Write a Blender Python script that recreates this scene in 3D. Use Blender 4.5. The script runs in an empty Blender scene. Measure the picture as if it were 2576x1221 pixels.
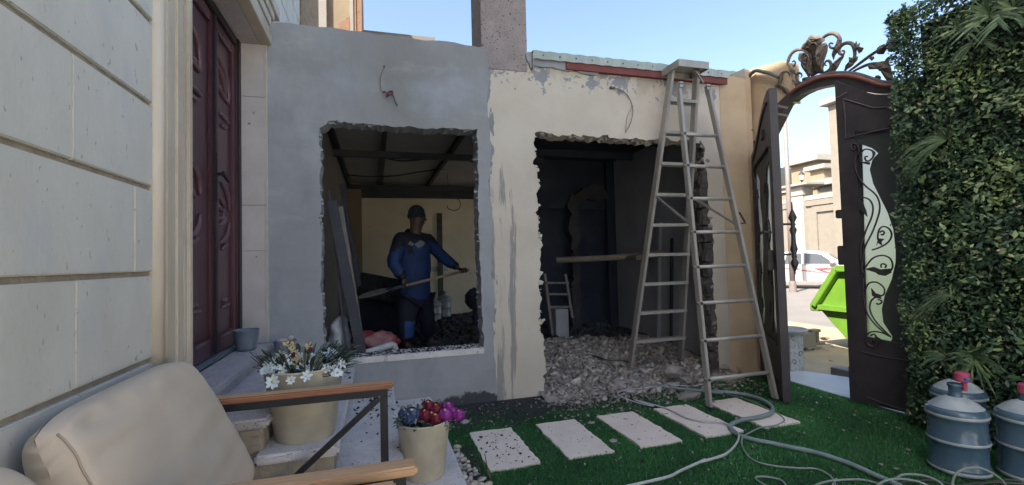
import bpy, bmesh, math, random
import numpy as np
from mathutils import Vector, Matrix, noise
from mathutils.geometry import tessellate_polygon
random.seed(7); rng = np.random.default_rng(7)
S = bpy.context.scene
COL = S.collection
# ------------------------------------------------------------------ camera
FP = 1174.0; CX, CY = 1288.0, 610.5; CH = 1.25
yaw = math.atan(342 / FP); pitch = math.radians(2.04); roll = 0.026
fw = Vector((math.sin(yaw) * math.cos(pitch), math.cos(yaw) * math.cos(pitch), math.sin(pitch)))
r0 = fw.cross(Vector((0, 0, 1))).normalized(); u0 = r0.cross(fw)
RV = math.cos(roll) * r0 - math.sin(roll) * u0
UV = math.cos(roll) * u0 + math.sin(roll) * r0
cam = bpy.data.cameras.new('camera'); co = bpy.data.objects.new('camera', cam); COL.objects.link(co)
co.matrix_world = Matrix(((RV.x, UV.x, -fw.x, 0), (RV.y, UV.y, -fw.y, 0), (RV.z, UV.z, -fw.z, CH), (0, 0, 0, 1)))
cam.sensor_width = 36; cam.lens = FP / 2576 * 36; cam.clip_end = 2000; cam.clip_start = 0.02
S.camera = co
# ------------------------------------------------------------------ light
SUN_EL, SUN_AZ = math.radians(46), math.atan2(-0.515, -0.857)      # direction towards the sun
sd = Vector((math.cos(SUN_EL) * math.cos(SUN_AZ), math.cos(SUN_EL) * math.sin(SUN_AZ), math.sin(SUN_EL)))
W = bpy.data.worlds.new('World'); S.world = W; W.use_nodes = True
nt = W.node_tree; nt.nodes.clear()
sky = nt.nodes.new('ShaderNodeTexSky'); sky.sky_type = 'NISHITA'; sky.sun_disc = False
sky.sun_elevation = SUN_EL; sky.sun_rotation = math.atan2(sd.x, sd.y)
sky.air_density = 1.0; sky.dust_density = 3.0; sky.ozone_density = 1.0
bg = nt.nodes.new('ShaderNodeBackground'); bg.inputs[1].default_value = 0.105
wo = nt.nodes.new('ShaderNodeOutputWorld')
nt.links.new(sky.outputs[0], bg.inputs[0]); nt.links.new(bg.outputs[0], wo.inputs[0])
sl = bpy.data.lights.new('sun', 'SUN'); sl.energy = 4.0; sl.angle = math.radians(0.53); sl.color = (1.0, 0.95, 0.86)
so = bpy.data.objects.new('sun', sl); COL.objects.link(so); so.rotation_euler = sd.to_track_quat('Z', 'Y').to_euler()
S.view_settings.view_transform = 'Standard'; S.view_settings.look = 'None'
S.view_settings.gamma = 1; S.view_settings.use_curve_mapping = False; S.view_settings.exposure = 1.9

# ------------------------------------------------------------------ geometry helpers
C0 = Vector((0, 0, CH))
def ray(u, v): return fw + RV * ((u - CX) / FP) - UV * ((v - CY) / FP)
def onz(u, v, z=0.0): d = ray(u, v); return C0 + d * ((z - CH) / d.z)
def ony(u, v, y): d = ray(u, v); return C0 + d * (y / d.y)
def onx(u, v, x): d = ray(u, v); return C0 + d * (x / d.x)
def onpl(u, v, a, b):
    a = Vector(a); n = Vector((-(b[1] - a[1]), b[0] - a[0], 0)); d = ray(u, v)
    return C0 + d * ((a - C0).dot(n) / d.dot(n))
def cv(ox, oy, s, pts): return [((ox + p[0] / s) * .629, (oy + p[1] / s) * .629) for p in pts]

MATS = {}
def mat(name, c1, c2=None, scale=4, rough=0.8, bump=0.0, bscale=60, spk=None, spk_s=40, spk_t=.62, stretch=(1, 1, 1),
        metal=0, trans=0, coat=0, c3=None, s3=1.2, t3=.55, w3=.08, spec=.5, alpha=None, detail=6):
    m = bpy.data.materials.new(name); m.use_nodes = True; n = m.node_tree.nodes; l = m.node_tree.links
    b = n['Principled BSDF']; b.inputs['Roughness'].default_value = rough; b.inputs['Metallic'].default_value = metal
    b.inputs['Specular IOR Level'].default_value = spec
    b.inputs['Transmission Weight'].default_value = trans; b.inputs['Coat Weight'].default_value = coat
    g = n.new('ShaderNodeNewGeometry'); mp = n.new('ShaderNodeMapping'); mp.inputs['Scale'].default_value = stretch
    l.new(g.outputs['Position'], mp.inputs[0])
    c2 = c2 or tuple(x * .75 for x in c1)
    tx = n.new('ShaderNodeTexNoise'); tx.inputs['Scale'].default_value = scale; tx.inputs['Detail'].default_value = detail
    tx.inputs['Roughness'].default_value = .62
    l.new(mp.outputs[0], tx.inputs[0])
    rp = n.new('ShaderNodeValToRGB'); rp.color_ramp.elements[0].position = .33; rp.color_ramp.elements[1].position = .67
    rp.color_ramp.elements[0].color = (*c2, 1); rp.color_ramp.elements[1].color = (*c1, 1)
    l.new(tx.outputs[0], rp.inputs[0]); out = rp.outputs[0]
    def layer(out, col, sc, th, w):
        t2 = n.new('ShaderNodeTexNoise'); t2.inputs['Scale'].default_value = sc; t2.inputs['Detail'].default_value = 5
        l.new(mp.outputs[0], t2.inputs[0])
        r2 = n.new('ShaderNodeValToRGB'); r2.color_ramp.elements[0].position = th; r2.color_ramp.elements[1].position = th + w
        r2.color_ramp.elements[0].color = (0, 0, 0, 1); r2.color_ramp.elements[1].color = (1, 1, 1, 1)
        l.new(t2.outputs[0], r2.inputs[0])
        mx = n.new('ShaderNodeMix'); mx.data_type = 'RGBA'; l.new(r2.outputs[0], mx.inputs[0]); l.new(out, mx.inputs[6])
        mx.inputs[7].default_value = (*col, 1); return mx.outputs[2]
    if c3: out = layer(out, c3, s3, t3, w3)
    if spk: out = layer(out, spk, spk_s, spk_t, .04)
    l.new(out, b.inputs['Base Color'])
    if bump:
        t3_ = n.new('ShaderNodeTexNoise'); t3_.inputs['Scale'].default_value = bscale; t3_.inputs['Detail'].default_value = 6
        l.new(mp.outputs[0], t3_.inputs[0])
        bp = n.new('ShaderNodeBump'); bp.inputs['Strength'].default_value = bump; bp.inputs['Distance'].default_value = .02
        l.new(t3_.outputs[0], bp.inputs['Height']); l.new(bp.outputs[0], b.inputs['Normal'])
    m['out'] = 0; del m['out']
    MATS[name] = m
    return m
def zlayer(m, col, z0, z1, sc, th, w, x0=-99, x1=99, stretch=(1, 1, 1)):
    """a worn or tinted patch layer that lives between two heights / x of a wall: mask = noise pushed up inside the band"""
    n = m.node_tree.nodes; l = m.node_tree.links; b = n['Principled BSDF']
    src = b.inputs['Base Color'].links[0].from_socket
    g = n.new('ShaderNodeNewGeometry'); sp = n.new('ShaderNodeSeparateXYZ'); l.new(g.outputs['Position'], sp.inputs[0])
    mp = n.new('ShaderNodeMapping'); mp.inputs['Scale'].default_value = stretch; l.new(g.outputs['Position'], mp.inputs[0])
    t = n.new('ShaderNodeTexNoise'); t.inputs['Scale'].default_value = sc; t.inputs['Detail'].default_value = 7; t.inputs['Roughness'].default_value = .6
    l.new(mp.outputs[0], t.inputs[0])
    def ss(sock, a, b_):
        r = n.new('ShaderNodeMapRange'); r.interpolation_type = 'SMOOTHSTEP'
        r.inputs[1].default_value = a; r.inputs[2].default_value = b_; l.new(sock, r.inputs[0]); return r.outputs[0]
    def mul(a, b_):
        q = n.new('ShaderNodeMath'); q.operation = 'MULTIPLY'; l.new(a, q.inputs[0]); l.new(b_, q.inputs[1]); return q.outputs[0]
    k = ss(sp.outputs[2], z0, z1)
    if x0 > -90: k = mul(k, ss(sp.outputs[0], x0 - .08, x0 + .08))
    if x1 < 90: k = mul(k, ss(sp.outputs[0], x1 + .08, x1 - .08))
    q = n.new('ShaderNodeMath'); q.operation = 'MULTIPLY_ADD'; l.new(k, q.inputs[0]); q.inputs[1].default_value = .5; l.new(t.outputs[0], q.inputs[2])
    f = ss(q.outputs[0], th + .5, th + .5 + w)
    mx = n.new('ShaderNodeMix'); mx.data_type = 'RGBA'; l.new(f, mx.inputs[0]); l.new(src, mx.inputs[6]); mx.inputs[7].default_value = (*col, 1)
    l.new(mx.outputs[2], b.inputs['Base Color'])

ORG = {}
class MB:
    def __init__(s): s.v = []; s.f = []
    def add(s, vs, fs):
        o = len(s.v); s.v += [tuple(x) for x in vs]; s.f += [tuple(o + i for i in f) for f in fs]; return s
    def box(s, a, b):
        x0, y0, z0 = a; x1, y1, z1 = b
        return s.add([(x0, y0, z0), (x1, y0, z0), (x1, y1, z0), (x0, y1, z0), (x0, y0, z1), (x1, y0, z1), (x1, y1, z1), (x0, y1, z1)],
              [(0, 3, 2, 1), (4, 5, 6, 7), (0, 1, 5, 4), (1, 2, 6, 5), (2, 3, 7, 6), (3, 0, 4, 7)])
    def beam(s, p, q, w, h, up=(0, 0, 1)):
        p = Vector(p); q = Vector(q); d = (q - p).normalized(); up = Vector(up)
        if abs(d.dot(up)) > .98: up = Vector((0, 1, 0))
        r = d.cross(up).normalized(); u = r.cross(d)
        vs = [e + r * (a * w / 2) + u * (b * h / 2) for e in (p, q) for a, b in ((-1, -1), (1, -1), (1, 1), (-1, 1))]
        return s.add(vs, [(0, 1, 2, 3), (7, 6, 5, 4), (0, 4, 5, 1), (1, 5, 6, 2), (2, 6, 7, 3), (3, 7, 4, 0)])
    def tube(s, pts, r, n=8, cap=True, flat=1.0):
        pts = [Vector(p) for p in pts]; N = len(pts); rr = r if isinstance(r, (list, tuple)) else [r] * N
        pr = None; rings = []
        for i, p in enumerate(pts):
            d = (pts[min(i + 1, N - 1)] - pts[max(i - 1, 0)])
            d = d.normalized() if d.length > 1e-9 else Vector((0, 0, 1))
            if pr is None:
                a = Vector((0, 0, 1)) if abs(d.z) < .9 else Vector((1, 0, 0)); pr = d.cross(a).normalized()
            else:
                pr = (pr - d * pr.dot(d)); pr = pr.normalized() if pr.length > 1e-6 else d.orthogonal().normalized()
            u = d.cross(pr)
            rings.append([p + (pr * math.cos(t) + u * math.sin(t) * flat) * rr[i] for t in [2 * math.pi * k / n for k in range(n)]])
        vs = [x for q in rings for x in q]; fs = []
        for i in range(N - 1):
            for k in range(n):
                a = i * n + k; b = i * n + (k + 1) % n; fs.append((a, b, b + n, a + n))
        if cap: fs += [tuple(range(n - 1, -1, -1)), tuple((N - 1) * n + k for k in range(n))]
        return s.add(vs, fs)
    def lathe(s, c, prof, n=24, cap=True, sx=1, sy=1):
        vs = []; fs = []; c = Vector(c)
        for r, z in prof:
            for k in range(n):
                t = 2 * math.pi * k / n; vs.append((c.x + r * sx * math.cos(t), c.y + r * sy * math.sin(t), c.z + z))
        for i in range(len(prof) - 1):
            for k in range(n):
                a = i * n + k; b = i * n + (k + 1) % n; fs.append((a, b, b + n, a + n))
        if cap: fs += [tuple(range(n - 1, -1, -1)), tuple((len(prof) - 1) * n + k for k in range(n))]
        return s.add(vs, fs)
    def prism(s, loops, fn, d0, d1, jit=0):
        """loops: outer + holes as 2D lists; fn(a,b,depth)->3D"""
        flat = [Vector((x, y, 0)) for lp in loops for x, y in lp]
        tris = tessellate_polygon([[Vector((x, y, 0)) for x, y in lp] for lp in loops])
        n = len(flat); vs = [fn(p.x, p.y, d0) for p in flat]
        vb = [fn(p.x + random.uniform(-jit, jit), p.y + random.uniform(-jit, jit), d1) for p in flat]
        fs = [tuple(t) for t in tris] + [tuple(n + i for i in reversed(t)) for t in tris]
        o = 0
        for lp in loops:
            m_ = len(lp)
            for i in range(m_):
                a = o + i; b = o + (i + 1) % m_; fs.append((a, b, b + n, a + n))
            o += m_
        return s.add(vs + vb, fs)
    def rock(s, c, r, sub=1, sq=(1, 1, 1), jit=.35, rot=None):
        vs, fs = ICO[sub]; R = rot or Matrix.Rotation(random.uniform(0, 6.28), 3, Vector((random.gauss(0, 1), random.gauss(0, 1), random.gauss(0, 1))).normalized())
        c = Vector(c); out = []
        for v in vs:
            k = 1 + random.uniform(-jit, jit); w = R @ Vector(v); out.append(c + Vector((w.x * sq[0], w.y * sq[1], w.z * sq[2])) * r * k)
        return s.add(out, fs)
def _ico(sub):
    bm = bmesh.new(); bmesh.ops.create_icosphere(bm, subdivisions=sub, radius=1)
    bm.verts.ensure_lookup_table(); r = ([tuple(v.co) for v in bm.verts], [tuple(v.index for v in f.verts) for f in bm.faces]); bm.free(); return r
ICO = {1: _ico(1), 2: _ico(2), 3: _ico(3)}

def link(o, parent=None, org=(0, 0, 0)):
    COL.objects.link(o)
    if parent: o.parent = parent
    ORG[o.name] = Vector(org)
    return o
def obj(name, mb, m, parent=None, smooth=False, bevel=0, kind=None, label=None, fixn=True, bseg=2):
    """ONE mesh object; with a parent its vertices are stored relative to the thing's base"""
    org = ORG[parent.name] if parent else Vector((0, 0, 0))
    me = bpy.data.meshes.new(name); me.from_pydata([(v[0] - org.x, v[1] - org.y, v[2] - org.z) for v in mb.v], [], mb.f)
    if fixn or bevel:
        bm = bmesh.new(); bm.from_mesh(me)
        if fixn: bmesh.ops.recalc_face_normals(bm, faces=bm.faces)
        if bevel:
            es = [e for e in bm.edges if len(e.link_faces) == 2 and e.calc_face_angle(0) > .6]
            bmesh.ops.bevel(bm, geom=es, offset=bevel, segments=bseg, affect='EDGES', clamp_overlap=True)
        bm.to_mesh(me); bm.free()
    if smooth: me.shade_smooth()
    for x in (m if isinstance(m, list) else [m]): me.materials.append(x if not isinstance(x, str) else MATS[x])
    o = bpy.data.objects.new(name, me); link(o, parent, org)
    if kind: o['kind'] = kind
    if label: o['label'] = label
    return o
def thing(name, label, cat, loc=(0, 0, 0), group=None):
    o = bpy.data.objects.new(name, None); o.location = loc; o.empty_display_size = .1; link(o, None, loc)
    o['label'] = label; o['category'] = cat
    if group: o['group'] = group
    return o
def tag(o, label, cat, group=None):
    o['label'] = label; o['category'] = cat
    if group: o['group'] = group
    return o
def dup(root, dloc, label=None, rotz=None):
    def cp(o, par):
        c = o.copy(); COL.objects.link(c); c.parent = par
        for ch in list(o.children): cp(ch, c)
        return c
    c = cp(root, None); c.location = Vector(root.location) + Vector(dloc)
    if label: c['label'] = label
    if rotz is not None: c.rotation_euler.z = rotz
    return c
def solo(name, mb, m, label, cat, loc=None, group=None, **k):
    """single-mesh thing"""
    if loc is None:
        a = np.array(mb.v); loc = (float(a[:, 0].mean()), float(a[:, 1].mean()), float(a[:, 2].min()))
    p = Vector(loc); m2 = MB(); m2.v = [(v[0] - p.x, v[1] - p.y, v[2] - p.z) for v in mb.v]; m2.f = mb.f
    o = obj(name, m2, m, None, **k); o.location = p; ORG[o.name] = p
    return tag(o, label, cat, group)
def smooth_path(pts, n=6):
    pts = [Vector(p) for p in pts]; out = []
    for i in range(len(pts) - 1):
        p0 = pts[max(i - 1, 0)]; p1 = pts[i]; p2 = pts[i + 1]; p3 = pts[min(i + 2, len(pts) - 1)]
        for k in range(n):
            t = k / n; out.append(.5 * ((2 * p1) + (-p0 + p2) * t + (2 * p0 - 5 * p1 + 4 * p2 - p3) * t * t + (-p0 + 3 * p1 - 3 * p2 + p3) * t ** 3))
    return out + [pts[-1]]
def ragged(pts, step=.05, amp=.012, seed=0, skip=()):
    """subdivide a 2D polyline (closed) and roughen all segments except those in skip"""
    r = random.Random(seed); out = []; N = len(pts)
    for i in range(N):
        a = pts[i]; b = pts[(i + 1) % N]; out.append(a)
        if i in skip: continue
        L = math.hypot(b[0] - a[0], b[1] - a[1]); k = max(1, int(L / step)); nx, ny = -(b[1] - a[1]) / L, (b[0] - a[0]) / L
        o = 0
        for j in range(1, k):
            o = .55 * o + r.gauss(0, amp); t = (j + r.uniform(-.3, .3)) / k
            out.append((a[0] + (b[0] - a[0]) * t + nx * o, a[1] + (b[1] - a[1]) * t + ny * o))
    return out

# ------------------------------------------------------------------ materials
mat('limestone', (.60, .58, .52), (.50, .48, .42), 3.2, .75, .12, 70, spk=(.36, .33, .28), spk_s=44, spk_t=.66, stretch=(1, 1, .55), c3=(.47, .48, .48), s3=6, t3=.56, w3=.25)
mat('mortar', (.34, .29, .22), (.24, .20, .15), 20, .95, .3)
mat('trim_stone', (.56, .49, .39), (.45, .38, .29), 4, .7, .1, 60, stretch=(1, 1, .35))
mat('jamb_marble', (.52, .48, .46), (.44, .40, .38), 5, .5, .06, 40, spk=(.2, .17, .15), spk_s=18, spk_t=.7)
mat('granite', (.55, .505, .495), (.44, .40, .395), 9, .55, .08, 120, spk=(.22, .19, .18), spk_s=130, spk_t=.58)
mat('granite_debris', (.66, .63, .61), (.54, .51, .495), 9, .6, .08, 120, spk=(.1, .085, .075), spk_s=30, spk_t=.675, c3=(.22, .2, .19), s3=120, t3=.6)
mat('step_side', (.42, .36, .27), (.28, .235, .175), 6, .9, .25, 60, spk=(.07, .055, .05), spk_s=14, spk_t=.68)
mat('door_wood', (.095, .034, .044), (.06, .02, .028), 5, .33, .06, 40, stretch=(1, 6, .5), spec=.5)
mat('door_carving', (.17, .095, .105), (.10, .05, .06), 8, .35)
mat('door_dark', (.02, .012, .015), None, 5, .5)
mat('cement', (.37, .385, .395), (.24, .25, .265), 2.2, .85, .3, 9, c3=(.22, .225, .22), s3=1.1, t3=.48, w3=.25, stretch=(1, 1, .7))
zlayer(MATS['cement'], (.34, .375, .43), 1.9, 2.8, 1.3, .42, .35)  # paler and bluer towards the top
zlayer(MATS['cement'], (.255, .262, .268), -2, -1, 2.6, .50, .3, stretch=(.6, 1, 1.7))
zlayer(MATS['cement'], (.37, .385, .40), -2, -1, 4.0, .56, .3, stretch=(.5, 1, 1.6))
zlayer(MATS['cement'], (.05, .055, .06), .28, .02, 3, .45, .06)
mat('cream_plaster', (.56, .51, .43), (.48, .43, .355), 2.2, .85, .12, 50)
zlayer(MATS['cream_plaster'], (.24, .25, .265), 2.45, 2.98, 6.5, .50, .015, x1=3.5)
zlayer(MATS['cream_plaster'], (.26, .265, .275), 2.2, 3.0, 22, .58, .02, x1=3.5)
zlayer(MATS['cream_plaster'], (.40, .36, .29), 2.3, 3.1, 3, .44, .2, stretch=(1.5, 1, .5))
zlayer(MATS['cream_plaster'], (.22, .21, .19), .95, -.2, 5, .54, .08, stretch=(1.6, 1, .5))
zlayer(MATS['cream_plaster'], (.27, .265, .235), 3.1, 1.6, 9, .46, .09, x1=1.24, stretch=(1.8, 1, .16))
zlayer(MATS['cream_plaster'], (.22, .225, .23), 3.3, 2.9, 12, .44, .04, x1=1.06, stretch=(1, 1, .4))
mat('pillar_plaster', (.52, .41, .28), (.42, .32, .21), 2.5, .85, .12, 50)
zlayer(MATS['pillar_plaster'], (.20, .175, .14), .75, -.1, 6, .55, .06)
mat('roughcast', (.33, .285, .27), (.26, .225, .215), 8, .9, .5, 90, spk=(.10, .08, .08), spk_s=55, spk_t=.62)
mat('broken_block', (.105, .095, .088), (.05, .045, .043), 9, .95, .6, 40)
mat('crust', (.34, .35, .36), (.22, .225, .23), 14, .95, .4, 60)
mat('scorched', (.035, .042, .06), (.016, .022, .036), 2, .9, .2, 20)
mat('sooty_grey', (.32, .32, .33), (.22, .22, .235), 1.5, .9, .15, 30)
mat('room_cream', (.70, .60, .44), (.56, .48, .35), 1.6, .85, .1, 30, spk=(.06, .05, .04), spk_s=9, spk_t=.7)
mat('ceiling_panel', (.42, .41, .40), (.30, .29, .285), 1.5, .8)
mat('steel_dark', (.03, .034, .042), (.018, .02, .026), 6, .6)
mat('steel_post', (.06, .058, .06), (.035, .035, .04), 3, .9, .2, 30)
mat('rust_red', (.20, .055, .045), (.13, .035, .03), 5, .75)
mat('roof_sheet', (.40, .46, .43), (.28, .33, .31), 3, .6, stretch=(4, 1, 1))
mat('turf', (.02, .075, .025), (.012, .045, .018), 5, .95, .5, 150)
mat('soil_dark', (.03, .032, .036), (.018, .02, .022), 8, .95, .4, 60, spk=(.1, .1, .1), spk_s=60, spk_t=.68)
mat('tile', (.76, .67, .58), (.67, .58, .50), 6, .7, .08, 60, spk=(.26, .2, .17), spk_s=75, spk_t=.70)
mat('sand', (.36, .275, .175), (.28, .215, .135), 3, .95, .4, 25, spk=(.2, .15, .1), spk_s=25, spk_t=.72)
mat('asphalt', (.185, .165, .148), (.15, .135, .12), 1.5, .95, .2, 60)
mat('paving', (.50, .52, .53), (.42, .44, .45), 5, .6, .1, 50)
mat('rubble', (.33, .30, .265), (.19, .175, .16), 5.5, .95, .4, 60)
mat('rubble_light', (.38, .36, .33), (.24, .225, .21), 6, .95, .4, 60)
mat('soot_rubble', (.075, .07, .068), (.02, .02, .022), 7, .95, .4, 60, c3=(.16, .14, .12), s3=22, t3=.62)
mat('aluminium', (.40, .385, .35), (.30, .285, .255), 9, .5, .08, 60, metal=.35, stretch=(1, 1, .3))
mat('gate_metal', (.045, .038, .042), (.028, .024, .028), 6, .5, .1, 40)
mat('gate_glass_dark', (.045, .055, .052), (.035, .043, .042), 3, .55)
mat('iron_sunlit', (.17, .135, .10), (.06, .05, .045), 18, .55, .2, 60)  # crest iron with its tan sun highlights put into the colour
mat('conduit_red', (.25, .09, .06), (.19, .065, .045), 9, .6)
mat('conduit_grey', (.10, .11, .10), None, 9, .6)
mat('hose_green', (.20, .26, .25), (.14, .19, .18), 12, .55)
mat('hose_white', (.44, .46, .46), (.33, .35, .35), 12, .55)
mat('wire_dark', (.06, .07, .06), None, 12, .6)
mat('wire_pale', (.22, .26, .23), None, 12, .6)
mat('wire_red', (.16, .03, .03), None, 12, .6)
mat('cushion', (.58, .475, .355), (.52, .425, .315), 3, .92, .1, 420)
mat('cushion_seam', (.42, .35, .26), None, 3, .9)
mat('wood_pale', (.56, .36, .20), (.44, .25, .13), 5, .5, .08, 40, stretch=(.7, 14, 14), c3=(.28, .13, .06), s3=3, t3=.66, w3=.06)
mat('wood_side', (.31, .13, .065), (.2, .08, .04), 5, .5, .08, 40, stretch=(.7, 14, 14), spk=(.1, .035, .02), spk_s=3, spk_t=.72)
mat('frame_black', (.016, .018, .022), None, 8, .45)
mat('pot_cream', (.56, .51, .39), (.47, .42, .32), 9, .5, .05, 200, c3=(.36, .31, .23), s3=5, t3=.56, w3=.3)
mat('pot_grey', (.22, .25, .29), (.16, .19, .22), 20, .45, .1, 60, metal=.2)
mat('soil', (.02, .017, .015), None, 20, .95, .5)
mat('petal_white', (.66, .72, .72), (.52, .60, .62), 20, .7)
mat('petal_yellow', (.60, .47, .22), None, 20, .7)
mat('petal_rust', (.32, .12, .08), None, 20, .7)
mat('petal_crimson', (.20, .01, .03), (.09, .005, .02), 30, .7)
mat('petal_purple', (.33, .04, .30), (.2, .02, .19), 30, .7)
mat('petal_blue', (.06, .10, .20), (.03, .05, .11), 30, .7)
mat('sage_leaf', (.22, .27, .22), (.10, .14, .11), 20, .8)
mat('dark_leaf', (.05, .075, .055), (.025, .04, .03), 20, .8)
mat('stem_brown', (.16, .12, .06), None, 20, .8)
mat('pebble', (.46, .40, .33), (.34, .30, .25), 18, .7, .1, 60)
mat('pebble_pale', (.55, .50, .43), (.45, .40, .34), 18, .7, .1, 60)
mat('pebble_dark', (.24, .23, .22), (.18, .17, .16), 18, .7, .1, 60)
mat('bottle_blue', (.12, .20, .27), (.07, .14, .21), 4, .22, .05, 40, trans=.45)
mat('bottle_dust', (.36, .39, .39), (.22, .26, .28), 9, .6, .1, 90)
mat('bottle_clear', (.45, .47, .46), None, 4, .25, trans=.5)
mat('bottle_cap', (.42, .06, .12), (.32, .05, .1), 40, .6)
mat('label_blue', (.06, .16, .4), None, 40, .6)
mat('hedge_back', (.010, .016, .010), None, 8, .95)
mat('jacket_blue', (.012, .040, .14), (.008, .026, .095), 6, .75, .1, 30)
mat('jacket_dark', (.012, .013, .022), None, 6, .8)
mat('jacket_white', (.22, .23, .25), None, 6, .8)
mat('trouser', (.012, .015, .03), (.008, .010, .02), 6, .85)
mat('trouser_blue', (.03, .08, .24), None, 6, .85)
mat('skin', (.085, .045, .03), (.065, .034, .023), 12, .55)
mat('beanie', (.02, .028, .034), None, 40, .95, .3, 120)
mat('handle_wood', (.34, .27, .18), (.26, .2, .13), 9, .6, stretch=(2, 8, 8))
mat('timber_grey', (.20, .185, .165), (.12, .11, .10), 6, .8, .15, 40, stretch=(3, 3, .6))
mat('timber_warm', (.22, .18, .13), (.15, .12, .09), 6, .8, .15, 40, stretch=(.6, 3, 3))
mat('bag_white', (.40, .42, .44), (.30, .32, .34), 6, .45, .2, 30)
mat('bag_pink', (.34, .21, .18), (.22, .05, .06), 9, .45, .2, 30, spk=(.3, .03, .05), spk_s=7, spk_t=.55)
mat('pvc', (.50, .50, .48), None, 6, .4)
mat('socket_white', (.4, .4, .38), None, 6, .5)
mat('car_white', (.42, .415, .40), (.40, .395, .385), 2, .25, coat=.5)
mat('car_glass', (.03, .04, .05), None, 2, .08)
mat('tyre', (.02, .02, .02), None, 2, .85)
mat('rim', (.3, .3, .3), None, 2, .4, metal=.6)
mat('stripe_red', (.5, .05, .05), None, 2, .4)
mat('stripe_grey', (.18, .18, .2), None, 2, .4)
mat('skip_green', (.125, .25, .022), (.09, .19, .018), 3, .55, .05, 40, spk=(.1, .2, .03), spk_s=18, spk_t=.72)
mat('bounce_tile', (.72, .68, .62), (.64, .60, .54), 2, .7)
mat('bounce_white', (.74, .71, .66), (.68, .65, .6), 2, .8)
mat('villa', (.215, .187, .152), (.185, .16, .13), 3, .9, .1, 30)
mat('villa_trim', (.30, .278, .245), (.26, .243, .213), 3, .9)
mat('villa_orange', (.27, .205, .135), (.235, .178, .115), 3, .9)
mat('pole', (.20, .165, .15), None, 3, .5)
mat('carved_white', (.36, .36, .335), (.36, .36, .34), 6, .8, .5, 30)
mat('carved_dark', (.20, .19, .18), None, 6, .9)
mat('split_stone', (.36, .27, .17), (.18, .13, .08), 14, .95, .9, 20, stretch=(1, 1, 1))
mat('brown_stone', (.30, .17, .10), (.22, .12, .075), 5, .9, .3, 20)
mat('lamp_glass', (.5, .45, .35), None, 5, .3)
mat('brick_grey', (.22, .21, .2), None, 9, .9, .3)

# frosted glass of the gate
m = bpy.data.materials.new('frosted_glass'); m.use_nodes = True; n = m.node_tree.nodes; b = n['Principled BSDF']
b.inputs['Base Color'].default_value = (.74, .74, .68, 1); b.inputs['Roughness'].default_value = 1.0
b.inputs['Transmission Weight'].default_value = .9; b.inputs['IOR'].default_value = 1.3; MATS['frosted_glass'] = m
# leaf material with per-leaf variation stored on the mesh
def leafmat(name, a, b_, c):
    m = bpy.data.materials.new(name); m.use_nodes = True; n = m.node_tree.nodes; l = m.node_tree.links; p = n['Principled BSDF']
    at = n.new('ShaderNodeAttribute'); at.attribute_name = 'tint'; r = n.new('ShaderNodeValToRGB')
    r.color_ramp.elements[0].color = (*a, 1); r.color_ramp.elements[1].color = (*c, 1); e = r.color_ramp.elements.new(.6); e.color = (*b_, 1)
    l.new(at.outputs['Fac'], r.inputs[0]); l.new(r.outputs[0], p.inputs['Base Color']); p.inputs['Roughness'].default_value = .5
    p.inputs['Specular IOR Level'].default_value = .4
    MATS[name] = m
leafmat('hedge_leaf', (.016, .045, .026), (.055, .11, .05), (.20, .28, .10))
leafmat('grass_blade', (.018, .08, .024), (.042, .19, .05), (.10, .31, .10))
leafmat('frond', (.04, .085, .045), (.10, .16, .08), (.24, .30, .13))
leafmat('dead_leaf', (.10, .07, .04), (.22, .17, .10), (.35, .30, .2))
def bulk(name, V, F, tint, m, parent=None, kind='stuff', org=(0, 0, 0)):
    """V (n,3), F (k,3|4) numpy; tint per face"""
    me = bpy.data.meshes.new(name); V = np.asarray(V, dtype=np.float32) - np.array(org, dtype=np.float32)
    me.vertices.add(len(V)); me.vertices.foreach_set('co', V.ravel())
    k = F.shape[1]; me.loops.add(F.size); me.loops.foreach_set('vertex_index', F.ravel().astype(np.int32))
    me.polygons.add(len(F)); me.polygons.foreach_set('loop_start', (np.arange(len(F)) * k).astype(np.int32))
    me.update(calc_edges=True)
    if tint is not None:
        a = me.attributes.new('tint', 'FLOAT', 'FACE'); a.data.foreach_set('value', tint.astype(np.float32))
    me.materials.append(MATS[m]); o = bpy.data.objects.new(name, me); link(o, parent, org)
    if kind: o['kind'] = kind
    return o

# ================================================================== ground
YW = 4.057; XL = -.821
def struct(name, mb, m, **k):
    o = obj(name, mb, m, **k); o['kind'] = 'structure'; return o
mb = MB(); mb.box((-60, -60, -1.2), (3.86, 120, -.02)); struct('earth', mb, 'soil_dark')
mb = MB(); mb.box((-9, -16, -.02), (3.86, -1.5, .0)); struct('bounce_ground', mb, 'bounce_tile')  # added ground behind the camera, pale to bounce sun into the yard
mb = MB(); mb.add([(-.82, -1.5, 0), (3.88, -1.5, 0), (3.88, 3.75, 0), (3.6, 4.1, 0), (.55, 4.1, 0), (-.82, 4.1, 0)], [(0, 1, 2, 3, 4, 5)])
turf = struct('turf_ground', mb, 'turf', fixn=False)
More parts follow.
